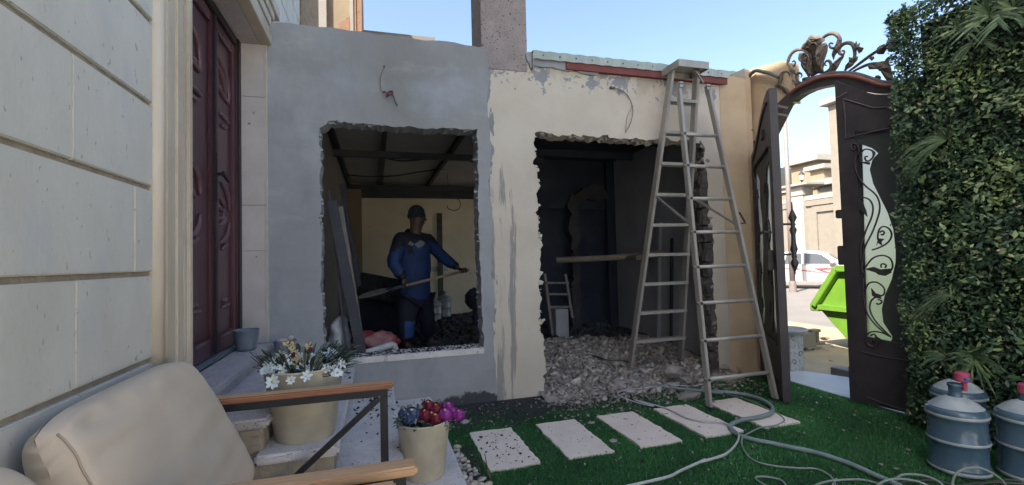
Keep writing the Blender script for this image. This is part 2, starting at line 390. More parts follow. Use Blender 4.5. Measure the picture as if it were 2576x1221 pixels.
# street level
def grid(x0, x1, y0, y1, nx, ny, zf):
    mb = MB(); vs = [(x0 + (x1 - x0) * i / nx, y0 + (y1 - y0) * j / ny) for j in range(ny + 1) for i in range(nx + 1)]
    mb.add([(x, y, zf(x, y)) for x, y in vs], [(j * (nx + 1) + i, j * (nx + 1) + i + 1, (j + 1) * (nx + 1) + i + 1, (j + 1) * (nx + 1) + i) for j in range(ny) for i in range(nx)])
    return mb
def zs(x, y):
    t = min(1, max(0, (x - 4.3) / 3.0)); return -.06 - .20 * t + .03 * noise.noise(Vector((x * 1.3, y * 1.3, 0))) * min(1, max(0, (x - 4.6))) * max(0, min(1, (8.5 - x)))
def zr(x):
    t = min(1, max(0, (x - 8.0) / 10)); return -.275 - .22 * t
mb = grid(3.9, 8.6, -3, 30, 60, 200, zs); struct('sand_verge', mb, 'sand', smooth=True)
mb = grid(8.0, 300, -150, 300, 40, 4, lambda x, y: zr(x)); struct('road', mb, 'asphalt')
# ------------------------------------------------ threshold slab at the gate
mb = MB(); mb.prism([[(3.80, 2.2), (3.80, 3.95), (4.05, 3.99), (4.25, 3.85), (4.45, 3.45), (4.50, 2.2)]], lambda a, b, d: Vector((a, b, d)), .012, -.12)
struct('gate_threshold', mb, 'paving')

# ------------------------------------------------ turf blades (artificial grass)
def blades(n, pos, h, w, lean, name, parent=None):
    P = pos; a = rng.uniform(0, 6.283, n); d = np.stack([np.cos(a), np.sin(a), np.zeros(n)], 1)
    hh = h * rng.uniform(.6, 1.3, n); b = rng.uniform(0, 6.283, n); L = np.stack([np.cos(b), np.sin(b), np.zeros(n)], 1) * (lean * rng.uniform(.1, 1, n))[:, None]
    V = np.empty((n, 3, 3)); V[:, 0] = P - d * w; V[:, 1] = P + d * w; V[:, 2] = P + L; V[:, 2, 2] += hh
    return V.reshape(-1, 3), np.arange(n * 3).reshape(-1, 3)
N = 230000
gy = 1.0 + (4.02 - 1.0) * rng.random(N) ** 1.0; gx = .46 + (3.82 - .46) * rng.random(N)
keep = (gx > .44) & ~((gy > 3.95) & (gx < .5))
# keep blades out of the tiles and thin them on the dusty dark strip near the grey wall
for k in range(5): keep &= ~((gx > .625 + .5 * k) & (gx < .935 + .5 * k) & (gy > 2.722) & (gy < 3.348))
dust = np.clip((gy - (3.30 + .28 * np.sin(gx * 2.3) + .35 * np.clip(gx - 1.4, 0, 3))) / .35, 0, 1)
keep &= rng.random(N) > dust * .93
gx, gy = gx[keep], gy[keep]; n_ = len(gx)
V, F = blades(n_, np.stack([gx, gy, np.zeros(n_)], 1), .014, .0022, .012, 'g')
nv = np.array([noise.noise(Vector((x * 2.2, y * 2.2, 3))) for x, y in zip(gx[::1], gy[::1])])
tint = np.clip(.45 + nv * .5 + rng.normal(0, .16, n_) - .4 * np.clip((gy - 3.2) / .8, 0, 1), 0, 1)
g = bulk('artificial_grass', V, F, tint, 'grass_blade'); tag(g, 'short dark green artificial grass covering the yard', 'grass')
# dark dirt film along the walls
mb = MB(); pts = [(.45, 4.05), (.45, 3.55), (.62, 3.45), (.8, 3.5), (1.05, 3.42), (1.3, 3.62), (1.7, 3.72), (2.2, 3.8), (3.0, 3.86), (3.45, 3.95), (3.5, 4.05)]
mb.prism([ragged(pts, .07, .03, 3, skip=(10,))], lambda a, b, d: Vector((a, b, d)), .004, .0005); struct('dirt_strip', mb, 'soil_dark')

# ------------------------------------------------ stepping tiles (parts of the turf)
for k in range(5):
    x = .622 + .5 * k; lp = ragged([(x, 2.72), (x + .315, 2.722), (x + .313, 3.35), (x, 3.348)], .03, .0035, k)
    mb = MB(); mb.prism([lp], lambda a, b, d: Vector((a, b, d)), .016, -.01)
    obj('paving_tile', mb, 'tile', turf)

# ================================================================== HOUSE on the left
house = thing('stone_house', 'house on the left with pale limestone cladding, dark double door and warm stone door surround', 'house', (-1.5, 0, 0))
HT = 8.75; YE = 5.4
mb = MB(); mb.box((-9, -2.2, -.1), (-.834, 2.44, HT)); mb.box((-9, 2.44, 3.03), (-.834, 4.05, HT)); mb.box((-9, 4.05, -.1), (-.834, 5.85, HT))  # unseen rear end cut short so sun reaches the ground behind the camera
mb.box((-9, 2.45, -.1), (-1.18, 4.05, 3.03))
obj('wall', mb, 'mortar', house)
jz = [-.06 + .3245 * i for i in range(0, 20)]; jz = [.256, .581, .905, 1.230, 1.555, 1.878, 2.203, 2.528, 2.853, 3.178, 3.5, 3.83]
first = None
def panel(y0, y1, z0, z1, gz=.009, gy=.0025):
    lo = lambda a: a
    mb = MB(); mb.box((-.86, y0 + gy, z0 + gz), (XL + random.uniform(-.0015, .0015), y1 - gy, z1 - gz)); return obj('stone_panel', mb, 'limestone', house, bevel=.004)
offs = [.9, 1.25, .85, 1.18, 1.60, 1.347, 1.563, 1.30, 1.55, 1.3, 1.56]
for i in range(len(jz) - 1):
    y = offs[i] - .775 * 4
    while y < 2.12:
        a, b_ = y, min(y + .775, 2.118)
        if b_ - a > .05: panel(a, b_, jz[i], jz[i + 1])
        y += .775
# beyond the annex: thinner, sunlit looking ashlar
for i, z in enumerate([3.42 - .02 + .33 * k for k in range(9)]):
    y = 4.06 + (.2 if i % 2 else 0)
    ys = [4.10, 4.75 + (.25 if i % 2 else 0), 5.4 + (.2 if i % 2 else 0), 5.84]
    for a, b_ in zip(ys[:-1], ys[1:]): panel(a, b_, z, z + .33, .006)
for z0, z1 in ((3.0, 3.4),): panel(4.30, 5.84, z0, z1, .004)
# rough pilaster and white trim after it
mb = MB(); mb.box((-.90, 5.86, 2.5), (-.80, 7.6, HT)); obj('rough_stone_pilaster', mb, 'split_stone', house)
# door surround mouldings
def vstrip(y0, y1, x, z0=.30, z1=3.03, m='trim_stone', name='door_surround', bev=.006):
    mb = MB(); mb.box((-.86, y0, z0), (x, y1, z1)); return obj(name, mb, m, house, bevel=bev)
MY = lambda u, x: onx(u, 500, x).y
ZT = 3.40
mb = MB(); yc = (MY(396, -.80) + MY(419, -.80)) / 2; mb.lathe((-.822, yc, .2), [(.030, 0), (.030, 2.95)], 20); obj('door_surround', mb, 'trim_stone', house, smooth=True)
vstrip(2.12, MY(420, -.812), -.812, z1=ZT); vstrip(MY(421, -.800), MY(445, -.800), -.800, z1=ZT - .09); vstrip(MY(446.5, -.792), MY(462, -.792), -.792, z1=ZT - .18); vstrip(MY(463, -.806), MY(476, -.806), -.806, z1=3.1, bev=.012); vstrip(MY(477, -.796), MY(486, -.796), -.796, z1=3.03)
mb = MB(); mb.box((-1.02, 2.40, .62), (-.86, MY(486, -.796) - .002, 3.028)); obj('door_jamb', mb, 'trim_stone', house)
# lintel with mouldings, running along the top of the opening
for z0, z1, x, y1 in ((3.0, 3.085, -.776, 4.045), (3.093, 3.15, -.790, 4.045), (3.158, 3.235, -.782, 4.06), (3.243, 3.31, -.772, 4.14), (3.3102, 3.40, -.755, 4.27)):
    mb = MB(); mb.box((-.86, 2.44, z0), (x, y1, z1)); obj('lintel_moulding', mb, 'trim_stone', house, bevel=.005)
mb = MB(); mb.box((-1.2, 2.5, 3.0), (-.861, 4.05, 3.028)); obj('lintel_soffit', mb, 'granite', house)
# far jamb, marble slabs with joints
for z0, z1 in ((.652, 1.365), (1.368, 1.72), (1.723, 2.575), (2.578, 2.999)):
    mb = MB(); mb.box((-.995, 4.035, z0), (-.826, 4.07, z1)); obj('jamb_slab', mb, 'jamb_marble', house, bevel=.002)
mb = MB(); mb.box((-.8255, 4.028, .652), (-.812, 4.075, 2.999)); obj('jamb_edge', mb, 'pebble_pale', house, bevel=.001)
# door frame + leaves
DX = -1.02
mb = MB(); mb.box((-1.12, 3.965, .655), (-.992, 4.034, 3.0)); obj('door_frame', mb, 'door_dark', house, bevel=.006)
mb = MB(); mb.box((-1.10, 3.945, .655), (-1.004, 3.964, 2.95)); obj('door_frame', mb, 'door_wood', house, bevel=.003)
mb = MB(); mb.box((-1.12, 2.42, 2.93), (-1.0, 3.944, 2.999)); obj('door_frame', mb, 'door_dark', house, bevel=.006)
mb = MB(); mb.box((-1.10, 2.5, .652), (-1.0, 3.964, .675)); mb.box((-1.0, 2.5, .652), (-.985, 3.964, .663)); obj('door_sill', mb, 'pot_grey', house, bevel=.002)
def leaf(y0, y1, curves, lab=None):
    mb = MB(); mb.box((-1.09, y0, .68), (DX - .012, y1, 2.925)); lf = obj('door_leaf', mb, 'door_wood', house, bevel=.003)
    # stiles and rails standing proud of the recessed field
    for a, b_ in (((y0, .68), (y0 + .075, 2.925)), ((y1 - .075, .68), (y1, 2.925)), ((y0 + .075, .68), (y1 - .075, .80)), ((y0 + .075, 2.84), (y1 - .075, 2.925))):
        q = MB(); q.box((DX - .0118, a[0], a[1]), (DX + .006, b_[0], b_[1])); obj('door_stile', q, 'door_wood', lf, bevel=.005)
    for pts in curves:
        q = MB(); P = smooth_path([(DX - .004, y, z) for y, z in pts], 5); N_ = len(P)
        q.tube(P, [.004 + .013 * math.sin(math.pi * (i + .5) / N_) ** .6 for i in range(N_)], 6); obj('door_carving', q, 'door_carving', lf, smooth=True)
    return lf
def dc(c, dx=DX): return [(onx(u, v, dx).y, onx(u, v, dx).z) for u, v in c]
s = 2.441
R = [cv(760, 0, s, p) for p in ([(285, 560), (330, 660), (362, 780), (378, 900), (385, 1010)], [(285, 830), (320, 920), (385, 1015)], [(285, 645), (315, 740), (340, 850), (352, 925)],
     [(298, 1105), (385, 1205)], [(275, 320), (405, 510)])]
R += [cv(760, 500, s, p) for p in ([(320, 5), (362, 38)], [(320, 560), (350, 620), (378, 720), (388, 850)], [(285, 708), (320, 745), (345, 810)], [(285, 795), (325, 850)], [(325, 882), (315, 905), (285, 915)], [(342, 905), (325, 960), (288, 978)], [(388, 960), (370, 1060), (330, 1130), (298, 1150)], [(362, 1160), (320, 1218)])]
R += [cv(760, 1000, s, p) for p in ([(325, 495), (362, 488)], [(320, 560), (390, 530)], [(285, 862), (415, 795)])]
L = [cv(760, 0, s, p) for p in ([(15, 240), (60, 350), (90, 480), (105, 700)], [(15, 590), (105, 705)], [(15, 560), (70, 605)], [(15, 830), (115, 940)], [(20, 935), (78, 990)])]
L += [cv(760, 500, s, p) for p in ([(15, 385), (60, 440), (95, 540), (108, 690)], [(20, 350), (75, 440)], [(18, 630), (55, 710)], [(105, 870), (90, 980), (50, 1060), (20, 1090)], [(75, 1105), (25, 1165)])]
L += [cv(760, 1000, s, p) for p in ([(30, 548), (75, 538)], [(30, 612), (108, 598)], [(35, 975), (160, 905)])]
YS = onx(538, 500, DX).y
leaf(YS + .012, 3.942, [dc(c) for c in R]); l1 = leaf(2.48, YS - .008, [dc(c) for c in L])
mb = MB(); mb.box((DX + .0062, YS - .04, .69), (DX + .022, YS + .006, 2.92)); obj('door_astragal', mb, 'door_dark', l1, bevel=.004)
mb = MB(); mb.box((DX + .0222, YS - .035, 1.68), (DX + .028, YS - .005, 2.0)); mb.tube([(DX + .02, YS - .02, 1.86), (DX + .065, YS - .02, 1.86)], .011); mb.beam((DX + .062, YS - .03, 1.865), (DX + .066, YS + .08, 1.83), .016, .03)
obj('door_handle', mb, 'frame_black', l1, bevel=.003)

# the wing of the house beyond the annex, seen above the grey wall
wing = thing('house_wing', 'sunlit cream wing of the stone house rising behind the grey wall', 'house', (-3, 9, 0))
def wy(u, v=40, y=9.0): return ony(u, v, y).x
mb = MB(); mb.box((-8, 9.0, 0), (wy(902), 14, HT)); obj('wall', mb, 'villa_orange', wing)
mb = MB(); mb.box((wy(800) - .1, 8.93, 3), (wy(822), 9.0, HT)); obj('white_trim', mb, 'villa_trim', wing)
mb = MB(); mb.box((wy(822), 8.97, 3), (wy(824.5), 9.0, HT)); obj('trim_edge', mb, 'split_stone', wing)
mb = MB(); mb.box((wy(880), 8.94, 3), (wy(889), 9.0, HT)); obj('white_trim', mb, 'villa_trim', wing)
for u0, u1 in ((889, 896), (896.3, 903), (903.3, 910)):
    mb = MB(); mb.box((wy(u0), 8.95 + .02 * random.random(), 3), (wy(u1), 9.3, HT)); obj('brown_pilaster', mb, 'brown_stone', wing)
P = [ony(u, v, 9.0) for u, v in ((852, 72), (850, 62), (858, 55), (868, 52), (872, 45), (879, 43), (879, 72))]
mb = MB(); mb.prism([[(p.x, p.z) for p in P] + [(P[-1].x, 4), (P[0].x, 4)]], lambda a, b, d: Vector((a, d, b)), 8.985, 9.0); obj('torn_cladding', mb, 'brown_stone', wing)
mb = MB(); p0 = ony(912, 78, 12.5); p1 = ony(1088, 92, 12.5); mb.box((p0.x - .5, 12.5, 0), (p1.x, 14, p0.z)); mb.box((p0.x - .5, 12.44, p0.z - .14), (p1.x + .06, 14.06, p0.z + .0))
par = solo('parapet_wall', mb, 'villa', 'low beige parapet seen above the left end of the grey wall', 'wall')

# ================================================================== entrance steps
steps = thing('entrance_steps', 'five step stone stair going up to the dark double door', 'stairs', (-.4, 3.1, 0))
T = [(-1.12, -.775, .650), (-1.12, -.485, .552), (-.9, -.180, .405), (-.9, .118, .254), (-.9, .432, .102)]
YN = [2.5, 2.40, 2.345, 2.345, 2.345]
for i, (x0, x1, z) in enumerate(T):
    m_ = 'granite' if i < 2 else 'granite_debris'
    if i == 0:
        mb = MB(); mb.box((-.984, 2.42, z - .045), (x1, 4.034, z)); mb.box((-.81, 4.034, z - .045), (x1, 4.05, z))
    else:
        mb = MB(); mb.box((T[i - 1][1] - .05, YN[i] - .012, z - .045), (x1, 4.052, z))
    obj('tread', mb, m_, steps, bevel=.012)
    zb = -.01 if i == 4 else -.01
    mb = MB(); mb.box((x0, YN[i] + .008, zb), (x1 - .025, 4.05, z - .0455)); obj('riser', mb, 'step_side' if i else 'granite', steps, bevel=.002)
mb = MB(); mb.box((-.72, YN[1] - .004, .475), (-.515, YN[1] + .007, .5055)); obj('step_ledge', mb, 'step_side', steps, bevel=.004)

# ================================================================== ANNEX
annex = thing('annex_building', 'single storey annex under demolition with a grey cement wall and a peeling cream wall', 'building', (1.5, 6.5, 0))
XB = 1.005
# grey wall with the window hole
hole = [(-.415, .455), (-.425, 1.2), (-.43, 2.0), (-.43, 2.36), (-.36, 2.42), (0, 2.41), (.45, 2.40), (.80, 2.415), (.885, 2.42), (.875, 1.6), (.885, 1.0), (.90, .46)]
hr = ragged(hole, .03, .0045, 5)
outer = [(-.812, -.02), (-.812, 3.19), (-.5, 3.20), (0, 3.19), (.5, 3.185), (.97, 3.175)] + [(XB - .012 + .012 * math.sin(z * 9) + random.uniform(-.008, .008), z) for z in np.arange(3.1, .05, -.06)] + [(XB, -.02)]
outer_r = ragged(outer[:6], .05, .004, 8, skip=(0, 5)) + outer[6:]
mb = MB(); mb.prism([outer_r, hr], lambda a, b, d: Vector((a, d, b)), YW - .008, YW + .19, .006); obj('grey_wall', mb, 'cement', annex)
# cream wall with the door hole
dh = [(1.455, -.02), (1.47, .25), (1.455, .55), (1.43, .8), (1.455, 1.2), (1.44, 1.7), (1.43, 2.1), (1.435, 2.42), (1.6, 2.42), (2.1, 2.41), (2.6, 2.395), (3.0, 2.43), (3.25, 2.43), (3.30, 2.33), (3.31, 1.8), (3.36, 1.4), (3.33, .8), (3.36, .3), (3.37, -.02)]
cw = [(XB - .02, -.02), (XB - .02, 3.16), (1.6, 3.10), (2.2, 3.06), (3.0, 3.03), (3.52, 3.02), (3.52, -.02)] + dh[::-1]
lp = [(XB - .02, 3.16), (1.6, 3.10), (2.2, 3.07), (3.0, 3.05), (3.52, 3.04), (3.52, -.02)] + ragged(dh[::-1] + [(dh[0][0], -.021)], .035, .012, 9, skip=(0, len(dh))) + [(XB - .02, -.02)]
mb = MB(); mb.prism([lp], lambda a, b, d: Vector((a, d, b)), YW, YW + .20, .006); obj('cream_wall', mb, 'cream_plaster', annex)
# grey cement patch under the roof end + ridge band at top-left
P = [ony(u, v, YW - .02) for u, v in ((1325, 150), (1322, 135), (1345, 133), (1400, 142), (1450, 148), (1495, 152), (1518, 160), (1512, 178), (1495, 190), (1460, 184), (1420, 178), (1380, 170), (1345, 165), (1335, 172))]
mb = MB(); mb.prism([ragged([(p.x, p.z) for p in P], .04, .006, 2)], lambda a, b, d: Vector((a, d, b)), YW - .022, YW + .1); obj('cement_patch', mb, 'cement', annex)
# raised grey smear at the border between the walls
# column
mb = MB(); mb.box((.942, YW + .004, 3.15), (1.378, YW + .42, 8.0)); mb.box((.955, YW - .006, 2.98), (1.372, YW + .1, 3.22)); obj('column', mb, 'roughcast', annex, bevel=.004)
# roof edge: sheet, red beam
a0, a1 = ony(1340, 133, YW - .05), ony(1885, 190, YW - .05)
mb = MB(); 
xs = np.linspace(a0.x, 3.75, 60)
vs = []; 
for i, x in enumerate(xs):
    zz = 3.17 + .0 * x + .004 * math.sin(i * 1.7)
    vs += [(x, YW - .06, zz), (x, YW - .055, zz - .075), (x, YW + 5.2, zz + .25)]
fs = []
for i in range(len(xs) - 1):
    a = i * 3; fs += [(a, a + 3, a + 4, a + 1), (a, a + 2, a + 5, a + 3)]
mb.add(vs, fs); mb.box((a0.x, YW - .052, 3.0), (a0.x + .002, YW, 3.1)); obj('roof_sheet', mb, 'roof_sheet', annex, fixn=False)
mb = MB(); mb.box((XL, YW + .02, 3.08), (3.75, 9.6, 3.12)); obj('roof_deck', mb, 'ceiling_panel', annex)
mb = MB(); mb.box((1.75, YW - .045, 3.035), (3.74, YW + .02, 3.09)); mb.box((1.75, YW - .047, 3.03), (3.74, YW + .02, 3.036)); mb.box((1.75, YW - .047, 3.0905), (3.74, YW + .02, 3.096)); obj('roof_beam', mb, 'rust_red', annex)
for k in range(14):
    mb = MB(); x = a0.x + .1 + k * .165; mb.lathe((x, YW - .064, 3.125), [(.006, 0), (.006, .008)], 8); obj('roof_screw', mb, 'steel_dark', annex)
# corner pillar
pil = [(3.50, 4.055), (3.72, 3.93), (3.80, 3.93), (3.80, 4.0), (4.05, 4.0), (4.05, 4.3), (3.5, 4.3)]
mb = MB(); vs = []
zt = {0: 3.07, 1: 3.175, 2: 3.175, 3: 3.175, 4: 3.175, 5: 3.175, 6: 3.16}
for i, (x, y) in enumerate(pil): vs += [(x, y, -.02), (x, y, zt[i])]
k = len(pil); fs = [(2 * i, 2 * ((i + 1) % k), 2 * ((i + 1) % k) + 1, 2 * i + 1) for i in range(k)] + [tuple(2 * i + 1 for i in range(k))]
mb.add(vs, fs); obj('corner_pillar', mb, 'pillar_plaster', annex, bevel=.006)
mb = MB(); a = Vector((3.60, 3.995, 3.125)); b_ = Vector((3.722, 3.925, 3.18)); c = Vector((3.725, 3.925, 3.07)); mb.add([a, b_, c, a + Vector((0.01, .03, 0)), b_ + Vector((0.01, .03, 0)), c + Vector((0.01, .03, 0))], [(0, 1, 2), (5, 4, 3), (0, 3, 4, 1), (1, 4, 5, 2), (2, 5, 3, 0)]); obj('sunlit_patch', mb, 'villa_trim', annex)  # triangle plate added to stand for the sunlit patch on the pillar

# exposed blocks of the broken jamb on the right of the doorway
z = .06
i = 0
while z < 2.38:
    h = random.choice((.17, .19, .2)); h = min(h, 2.40 - z)
    for j, (ya, yb) in enumerate(((YW + .004, YW + .1), (YW + .104, YW + .198))):
        mb = MB(); x0 = 3.315 + .03 * math.sin(z * 3.1) + random.uniform(-.02, .02) - .035 * (j == 0)
        mb.box((x0 - .02, ya, z + .008), (3.45, yb, z + h - .008)); o = obj('wall_block', mb, 'broken_block', annex)
        bm = bmesh.new(); bm.from_mesh(o.data); bmesh.ops.subdivide_edges(bm, edges=bm.edges, cuts=3, use_grid_fill=True)
        for v in bm.verts: v.co += Vector((random.uniform(-.022, .012), random.uniform(-.004, .004), random.uniform(-.008, .008)))
        bm.to_mesh(o.data); bm.free()
    z += h; i += 1
# torn crust around the openings: many chips, one part
def crust(path, n, r, y0, y1, name='broken_edge', m='crust', off=0.0):
    mb = MB(); L = [math.dist(path[i], path[i + 1]) for i in range(len(path) - 1)]; T_ = sum(L)
    for k in range(n):
        t = random.random() * T_; i = 0
        while t > L[i]: t -= L[i]; i += 1
        a, b_ = path[i], path[i + 1]; f = t / L[i]; x = a[0] + (b_[0] - a[0]) * f; z = a[1] + (b_[1] - a[1]) * f
        mb.rock((x + random.gauss(0, .007) , random.uniform(y0, y1), z + random.gauss(0, .006)), (.25 + 1.5 * random.random() ** 3) * r, 1, (1.5, .5, 1))
    o = obj(name, mb, m, annex); o['kind'] = 'stuff'
crust([(-.417, .47), (-.425, 1.2), (-.43, 2.36)], 110, .009, YW - .004, YW + .012)
crust([(-.36, 2.415), (.88, 2.42)], 90, .011, YW - .004, YW + .03, m='cement')
crust([(.885, 2.42), (.875, 1.6), (.885, 1.0), (.90, .46)], 90, .010, YW - .002, YW + .16, m='cement')
crust([(1.455, 0), (1.47, .25), (1.455, .55), (1.44, .8), (1.455, 1.2), (1.44, 1.7), (1.435, 2.41)], 110, .015, YW + .002, YW + .1, m='cream_plaster')
crust([(1.44, 2.415), (2.1, 2.41), (2.6, 2.40), (3.25, 2.43)], 140, .017, YW + .003, YW + .12, m='rubble')
crust([(3.25, 2.43), (3.31, 2.33), (3.31, 1.8), (3.36, 1.4), (3.33, .8), (3.36, .1)], 120, .017, YW + .003, YW + .05, m='rubble')
# sill with debris
mb = MB(); lp = ragged([(-.41, YW - .018), (.895, YW - .018), (.9, YW + .21), (-.41, YW + .21)], .05, .006, 4); mb.prism([lp], lambda a, b, d: Vector((a, b, d)), .480, .43)
obj('window_sill', mb, 'granite_debris', annex)
mb = MB()
for k in range(420):
    x = random.uniform(-.4, .9); mb.rock((x, YW + random.uniform(0, .2), .482), random.uniform(.003, .013), 1, (1, 1, .6))
o = obj('sill_rubble', mb, 'soot_rubble', annex); o['kind'] = 'stuff'
# rooms: left wall, back wall, dividers, ceilings
ZC = 2.75
mb = MB(); mb.box((-.82, YW + .19, 0), (-.50, 9.3, ZC)); obj('room_wall', mb, 'timber_grey', annex)
hx, hz_ = ony(1012, 490, 9.3).x, ony(1012, 490, 9.3).z
mb = MB(); mb.prism([[(-.7, 0), (4.05, 0), (4.05, ZC + .4), (-.7, ZC + .4)], [(hx - .018, hz_ - .045), (hx - .018, hz_ + .03), (hx + .018, hz_ + .03), (hx + .018, hz_ - .045)]], lambda a, b, d: Vector((a, d, b)), 9.3, 9.42)
obj('room_wall', mb, 'room_cream', annex)
# outer street wall of the annex with an unseen hole added to light the back room
mb = MB(); mb.prism([[(4.3, 0), (9.42, 0), (9.42, 3.1), (4.3, 3.1)], [(6.72, .1), (9.25, .1), (9.25, 2.7), (6.72, 2.7)]], lambda a, b, d: Vector((d, a, b)), 3.85, 4.04)
obj('street_wall', mb, 'villa', annex)
mb = MB(); mb.box((3.55, YW + .2, 0), (3.60, 6.45, ZC)); obj('room_wall', mb, 'sooty_grey', annex)
px = lambda u: ony(u, 600, 6.5).x
mb = MB(); lp = [(px(1436), 0), (px(1436), 2.15), (px(1470), 2.32), (px(1520), 2.36), (px(1530), 2.16), (px(1470), 2.1), (px(1455), 2.0), (px(1455), 0)]
mb.prism([ragged(lp, .05, .018, 31, skip=(7,))], lambda a, b, d: Vector((a, d, b)), 6.47, 6.56); obj('partition', mb, 'steel_post', annex)
mb = MB(); mb.box((px(1530), 6.50, 0), (3.85, 6.6, ZC)); mb.box((px(1330), 6.57, 2.0), (px(1540), 6.6, ZC)); mb.box((px(1330), 6.9, 0), (px(1560), 6.95, ZC)); obj('partition', mb, 'scorched', annex)
P = [onx(u, v, 3.548) for u, v in ((1700, 345), (1640, 372), (1600, 400), (1555, 425), (1545, 470), (1552, 560), (1548, 640), (1556, 700), (1545, 800), (1545, 330))]
# slabs over the second room, darker
mb = MB(); mb.box((-.7, YW + .19, ZC), (4.05, 9.4, ZC + .03)); obj('ceiling', mb, 'ceiling_panel', annex)
for x in (.11, .98, -.45): 
    mb = MB(); mb.beam((x, YW + .3, ZC - .035), (x, 9.28, ZC - .035), .05, .07); obj('purlin', mb, 'steel_dark', annex)
for y, h in ((6.2, .08), (8.9, .08)):
    mb = MB(); mb.beam((-.5, y, ZC - .112), (2.3, y, ZC - .112), .06, h); obj('purlin', mb, 'steel_dark', annex)
mb = MB(); mb.beam((-.5, 9.22, 2.60), (3.8, 9.22, 2.60), .12, .22); obj('rear_beam', mb, 'steel_dark', annex)
for y in (5.1, 5.9):
    mb = MB(); mb.beam((1.5, y, ZC - .06), (3.55, y, ZC - .06), .08, .12); obj('purlin', mb, 'scorched', annex)
mb = MB(); mb.box((1.4, YW + .205, ZC - .03), (3.55, 6.5, ZC - .005)); obj('charred_ceiling', mb, 'scorched', annex)
def hang(pts, r=.008, name='ceiling_cable', m='steel_dark', par=annex):
    mb = MB(); mb.tube(smooth_path(pts, 6), r, 5); return obj(name, mb, m, par, smooth=True)
def cdy(c, y): return [ony(u, v, y) for u, v in c]
hang(cdy([(840, 362), (900, 372), (960, 395), (1010, 405), (1080, 400), (1150, 398), (1195, 410)], 6.6), .012)
hang(cdy([(870, 440), (920, 444), (990, 443), (1060, 432), (1130, 424), (1195, 418)], 7.6), .012)
hang(cdy([(1118, 400), (1125, 440), (1128, 490)], 8.0), .005)
hang(cdy([(1135, 488), (1155, 505), (1158, 520), (1145, 530), (1128, 525), (1125, 518)], 9.0), .008)
# wall sockets
for u in (1092, 1117):
    p = ony(u, 677, 9.29); mb = MB(); mb.box((p.x - .07, 9.27, p.z - .05), (p.x + .07, 9.298, p.z + .05)); obj('wall_socket', mb, 'socket_white', annex, bevel=.004)

# floor inside and rubble
def zin(x, y):
    b = .18 + .05 * noise.noise(Vector((x * 1.7, y * 1.7, 1))) + .03 * noise.noise(Vector((x * 6, y * 6, 2)))
    if x > 1.2 and y < 5.6:
        t = min(1, max(0, (y - 3.95) / 1.3)); b = .02 + (b * .8 + .06 * math.exp(-((x - 2.1) ** 2 + (y - 5.3) ** 2) / .5)) * t + .02 * noise.noise(Vector((x * 8, y * 8, 5)))
    return b
mb = grid(-.5, 3.6, YW + .18, 9.3, 90, 110, zin); obj('rubble_floor', mb, 'soot_rubble', annex, smooth=False)['kind'] = 'stuff'
mb = grid(1.40, 3.50, 3.80, 5.6, 70, 60, lambda x, y: zin(x, y) + .006 - .03 * max(0, min(1, (3.95 + .05 * math.sin(x * 7) - y) / .1))); rf = obj('rubble_apron', mb, 'rubble'); tag(rf, 'grey broken plaster spilled through the doorway', 'rubble'); rf['kind'] = 'stuff'
# scattered rubble (numpy icosahedra)
leafmat('rubble_mix', (.13, .118, .105), (.29, .262, .225), (.48, .44, .38))
BOXV = np.array([(-1, -1, -1), (1, -1, -1), (1, 1, -1), (-1, 1, -1), (-1, -1, 1), (1, -1, 1), (1, 1, 1), (-1, 1, 1)], float)
BOXF = np.array([(0, 3, 2), (0, 2, 1), (4, 5, 6), (4, 6, 7), (0, 1, 5), (0, 5, 4), (1, 2, 6), (1, 6, 5), (2, 3, 7), (2, 7, 6), (3, 0, 4), (3, 4, 7)])
def rocks(n, pf, rmin, rmax, m, name, label, cat, pw=2.2, tint=(.5, .2)):
    V = []; Fs = []; T_ = []; o = 0
    for k in range(n):
        x, y, z = pf(); r = rmin + (rmax - rmin) * random.random() ** pw
        A = np.array(Matrix.Rotation(random.uniform(0, 6.28), 3, 'Z') @ Matrix.Rotation(random.gauss(0, .45), 3, 'X') @ Matrix.Rotation(random.gauss(0, .45), 3, 'Y'))
        sc = np.array([.95, random.uniform(.4, .85), random.uniform(.12, .55)])
        V.append((BOXV * (.72 + rng.uniform(-.42, .28, (8, 3))) * sc * r) @ A.T + np.array([x, y, z + r * .2])); Fs.append(BOXF + o); o += 8; T_ += [min(1, max(0, random.gauss(*tint)))] * 12
    g = bulk(name, np.concatenate(V), np.concatenate(Fs), np.array(T_), m)
    return tag(g, label, cat)
def pf_apron():
    while True:
        x = random.uniform(1.44, 3.40); y = random.uniform(3.72, 5.5)
        if y < 3.9 and random.random() > .35 - .2 * (x > 2.4): continue
        return x, y, zin(x, max(y, 3.95)) * (y > 3.93)
rocks(11000, pf_apron, .003, .052, 'rubble_mix', 'rubble_spill', 'loose grey plaster rubble heaped in and in front of the doorway', 'rubble', 3.2)
rocks(260, pf_apron, .02, .085, 'rubble_mix', 'pale_rubble_spill', 'paler plaster flakes lying over the rubble in the doorway', 'rubble', 2.6, (.6, .22))
rocks(2600, lambda: (lambda x, y: (x, y, zin(x, y)))(*((random.uniform(-.45, 1.3), random.uniform(4.3, 9.1)) if random.random() < .7 else (random.uniform(1.3, 3.5), random.uniform(5.4, 9.1)))), .01, .09, 'soot_rubble', 'charred_debris', 'charred debris covering the floor inside the rooms', 'debris')
rocks(1500, lambda: (random.uniform(1.35, 3.5), 3.95 - abs(random.gauss(0, .30)), .008), .003, .024, 'rubble_mix', 'scattered_rubble', 'plaster crumbs thrown from the doorway onto the turf edge', 'rubble', 2.5)
def pf_turf():
    while True:
        x = random.uniform(.5, 3.7); y = random.uniform(1.2, 3.95)
        if random.random() < .25 + .75 * max(0, (y - 2.4) / 1.5) ** 1.5: return x, y, .012
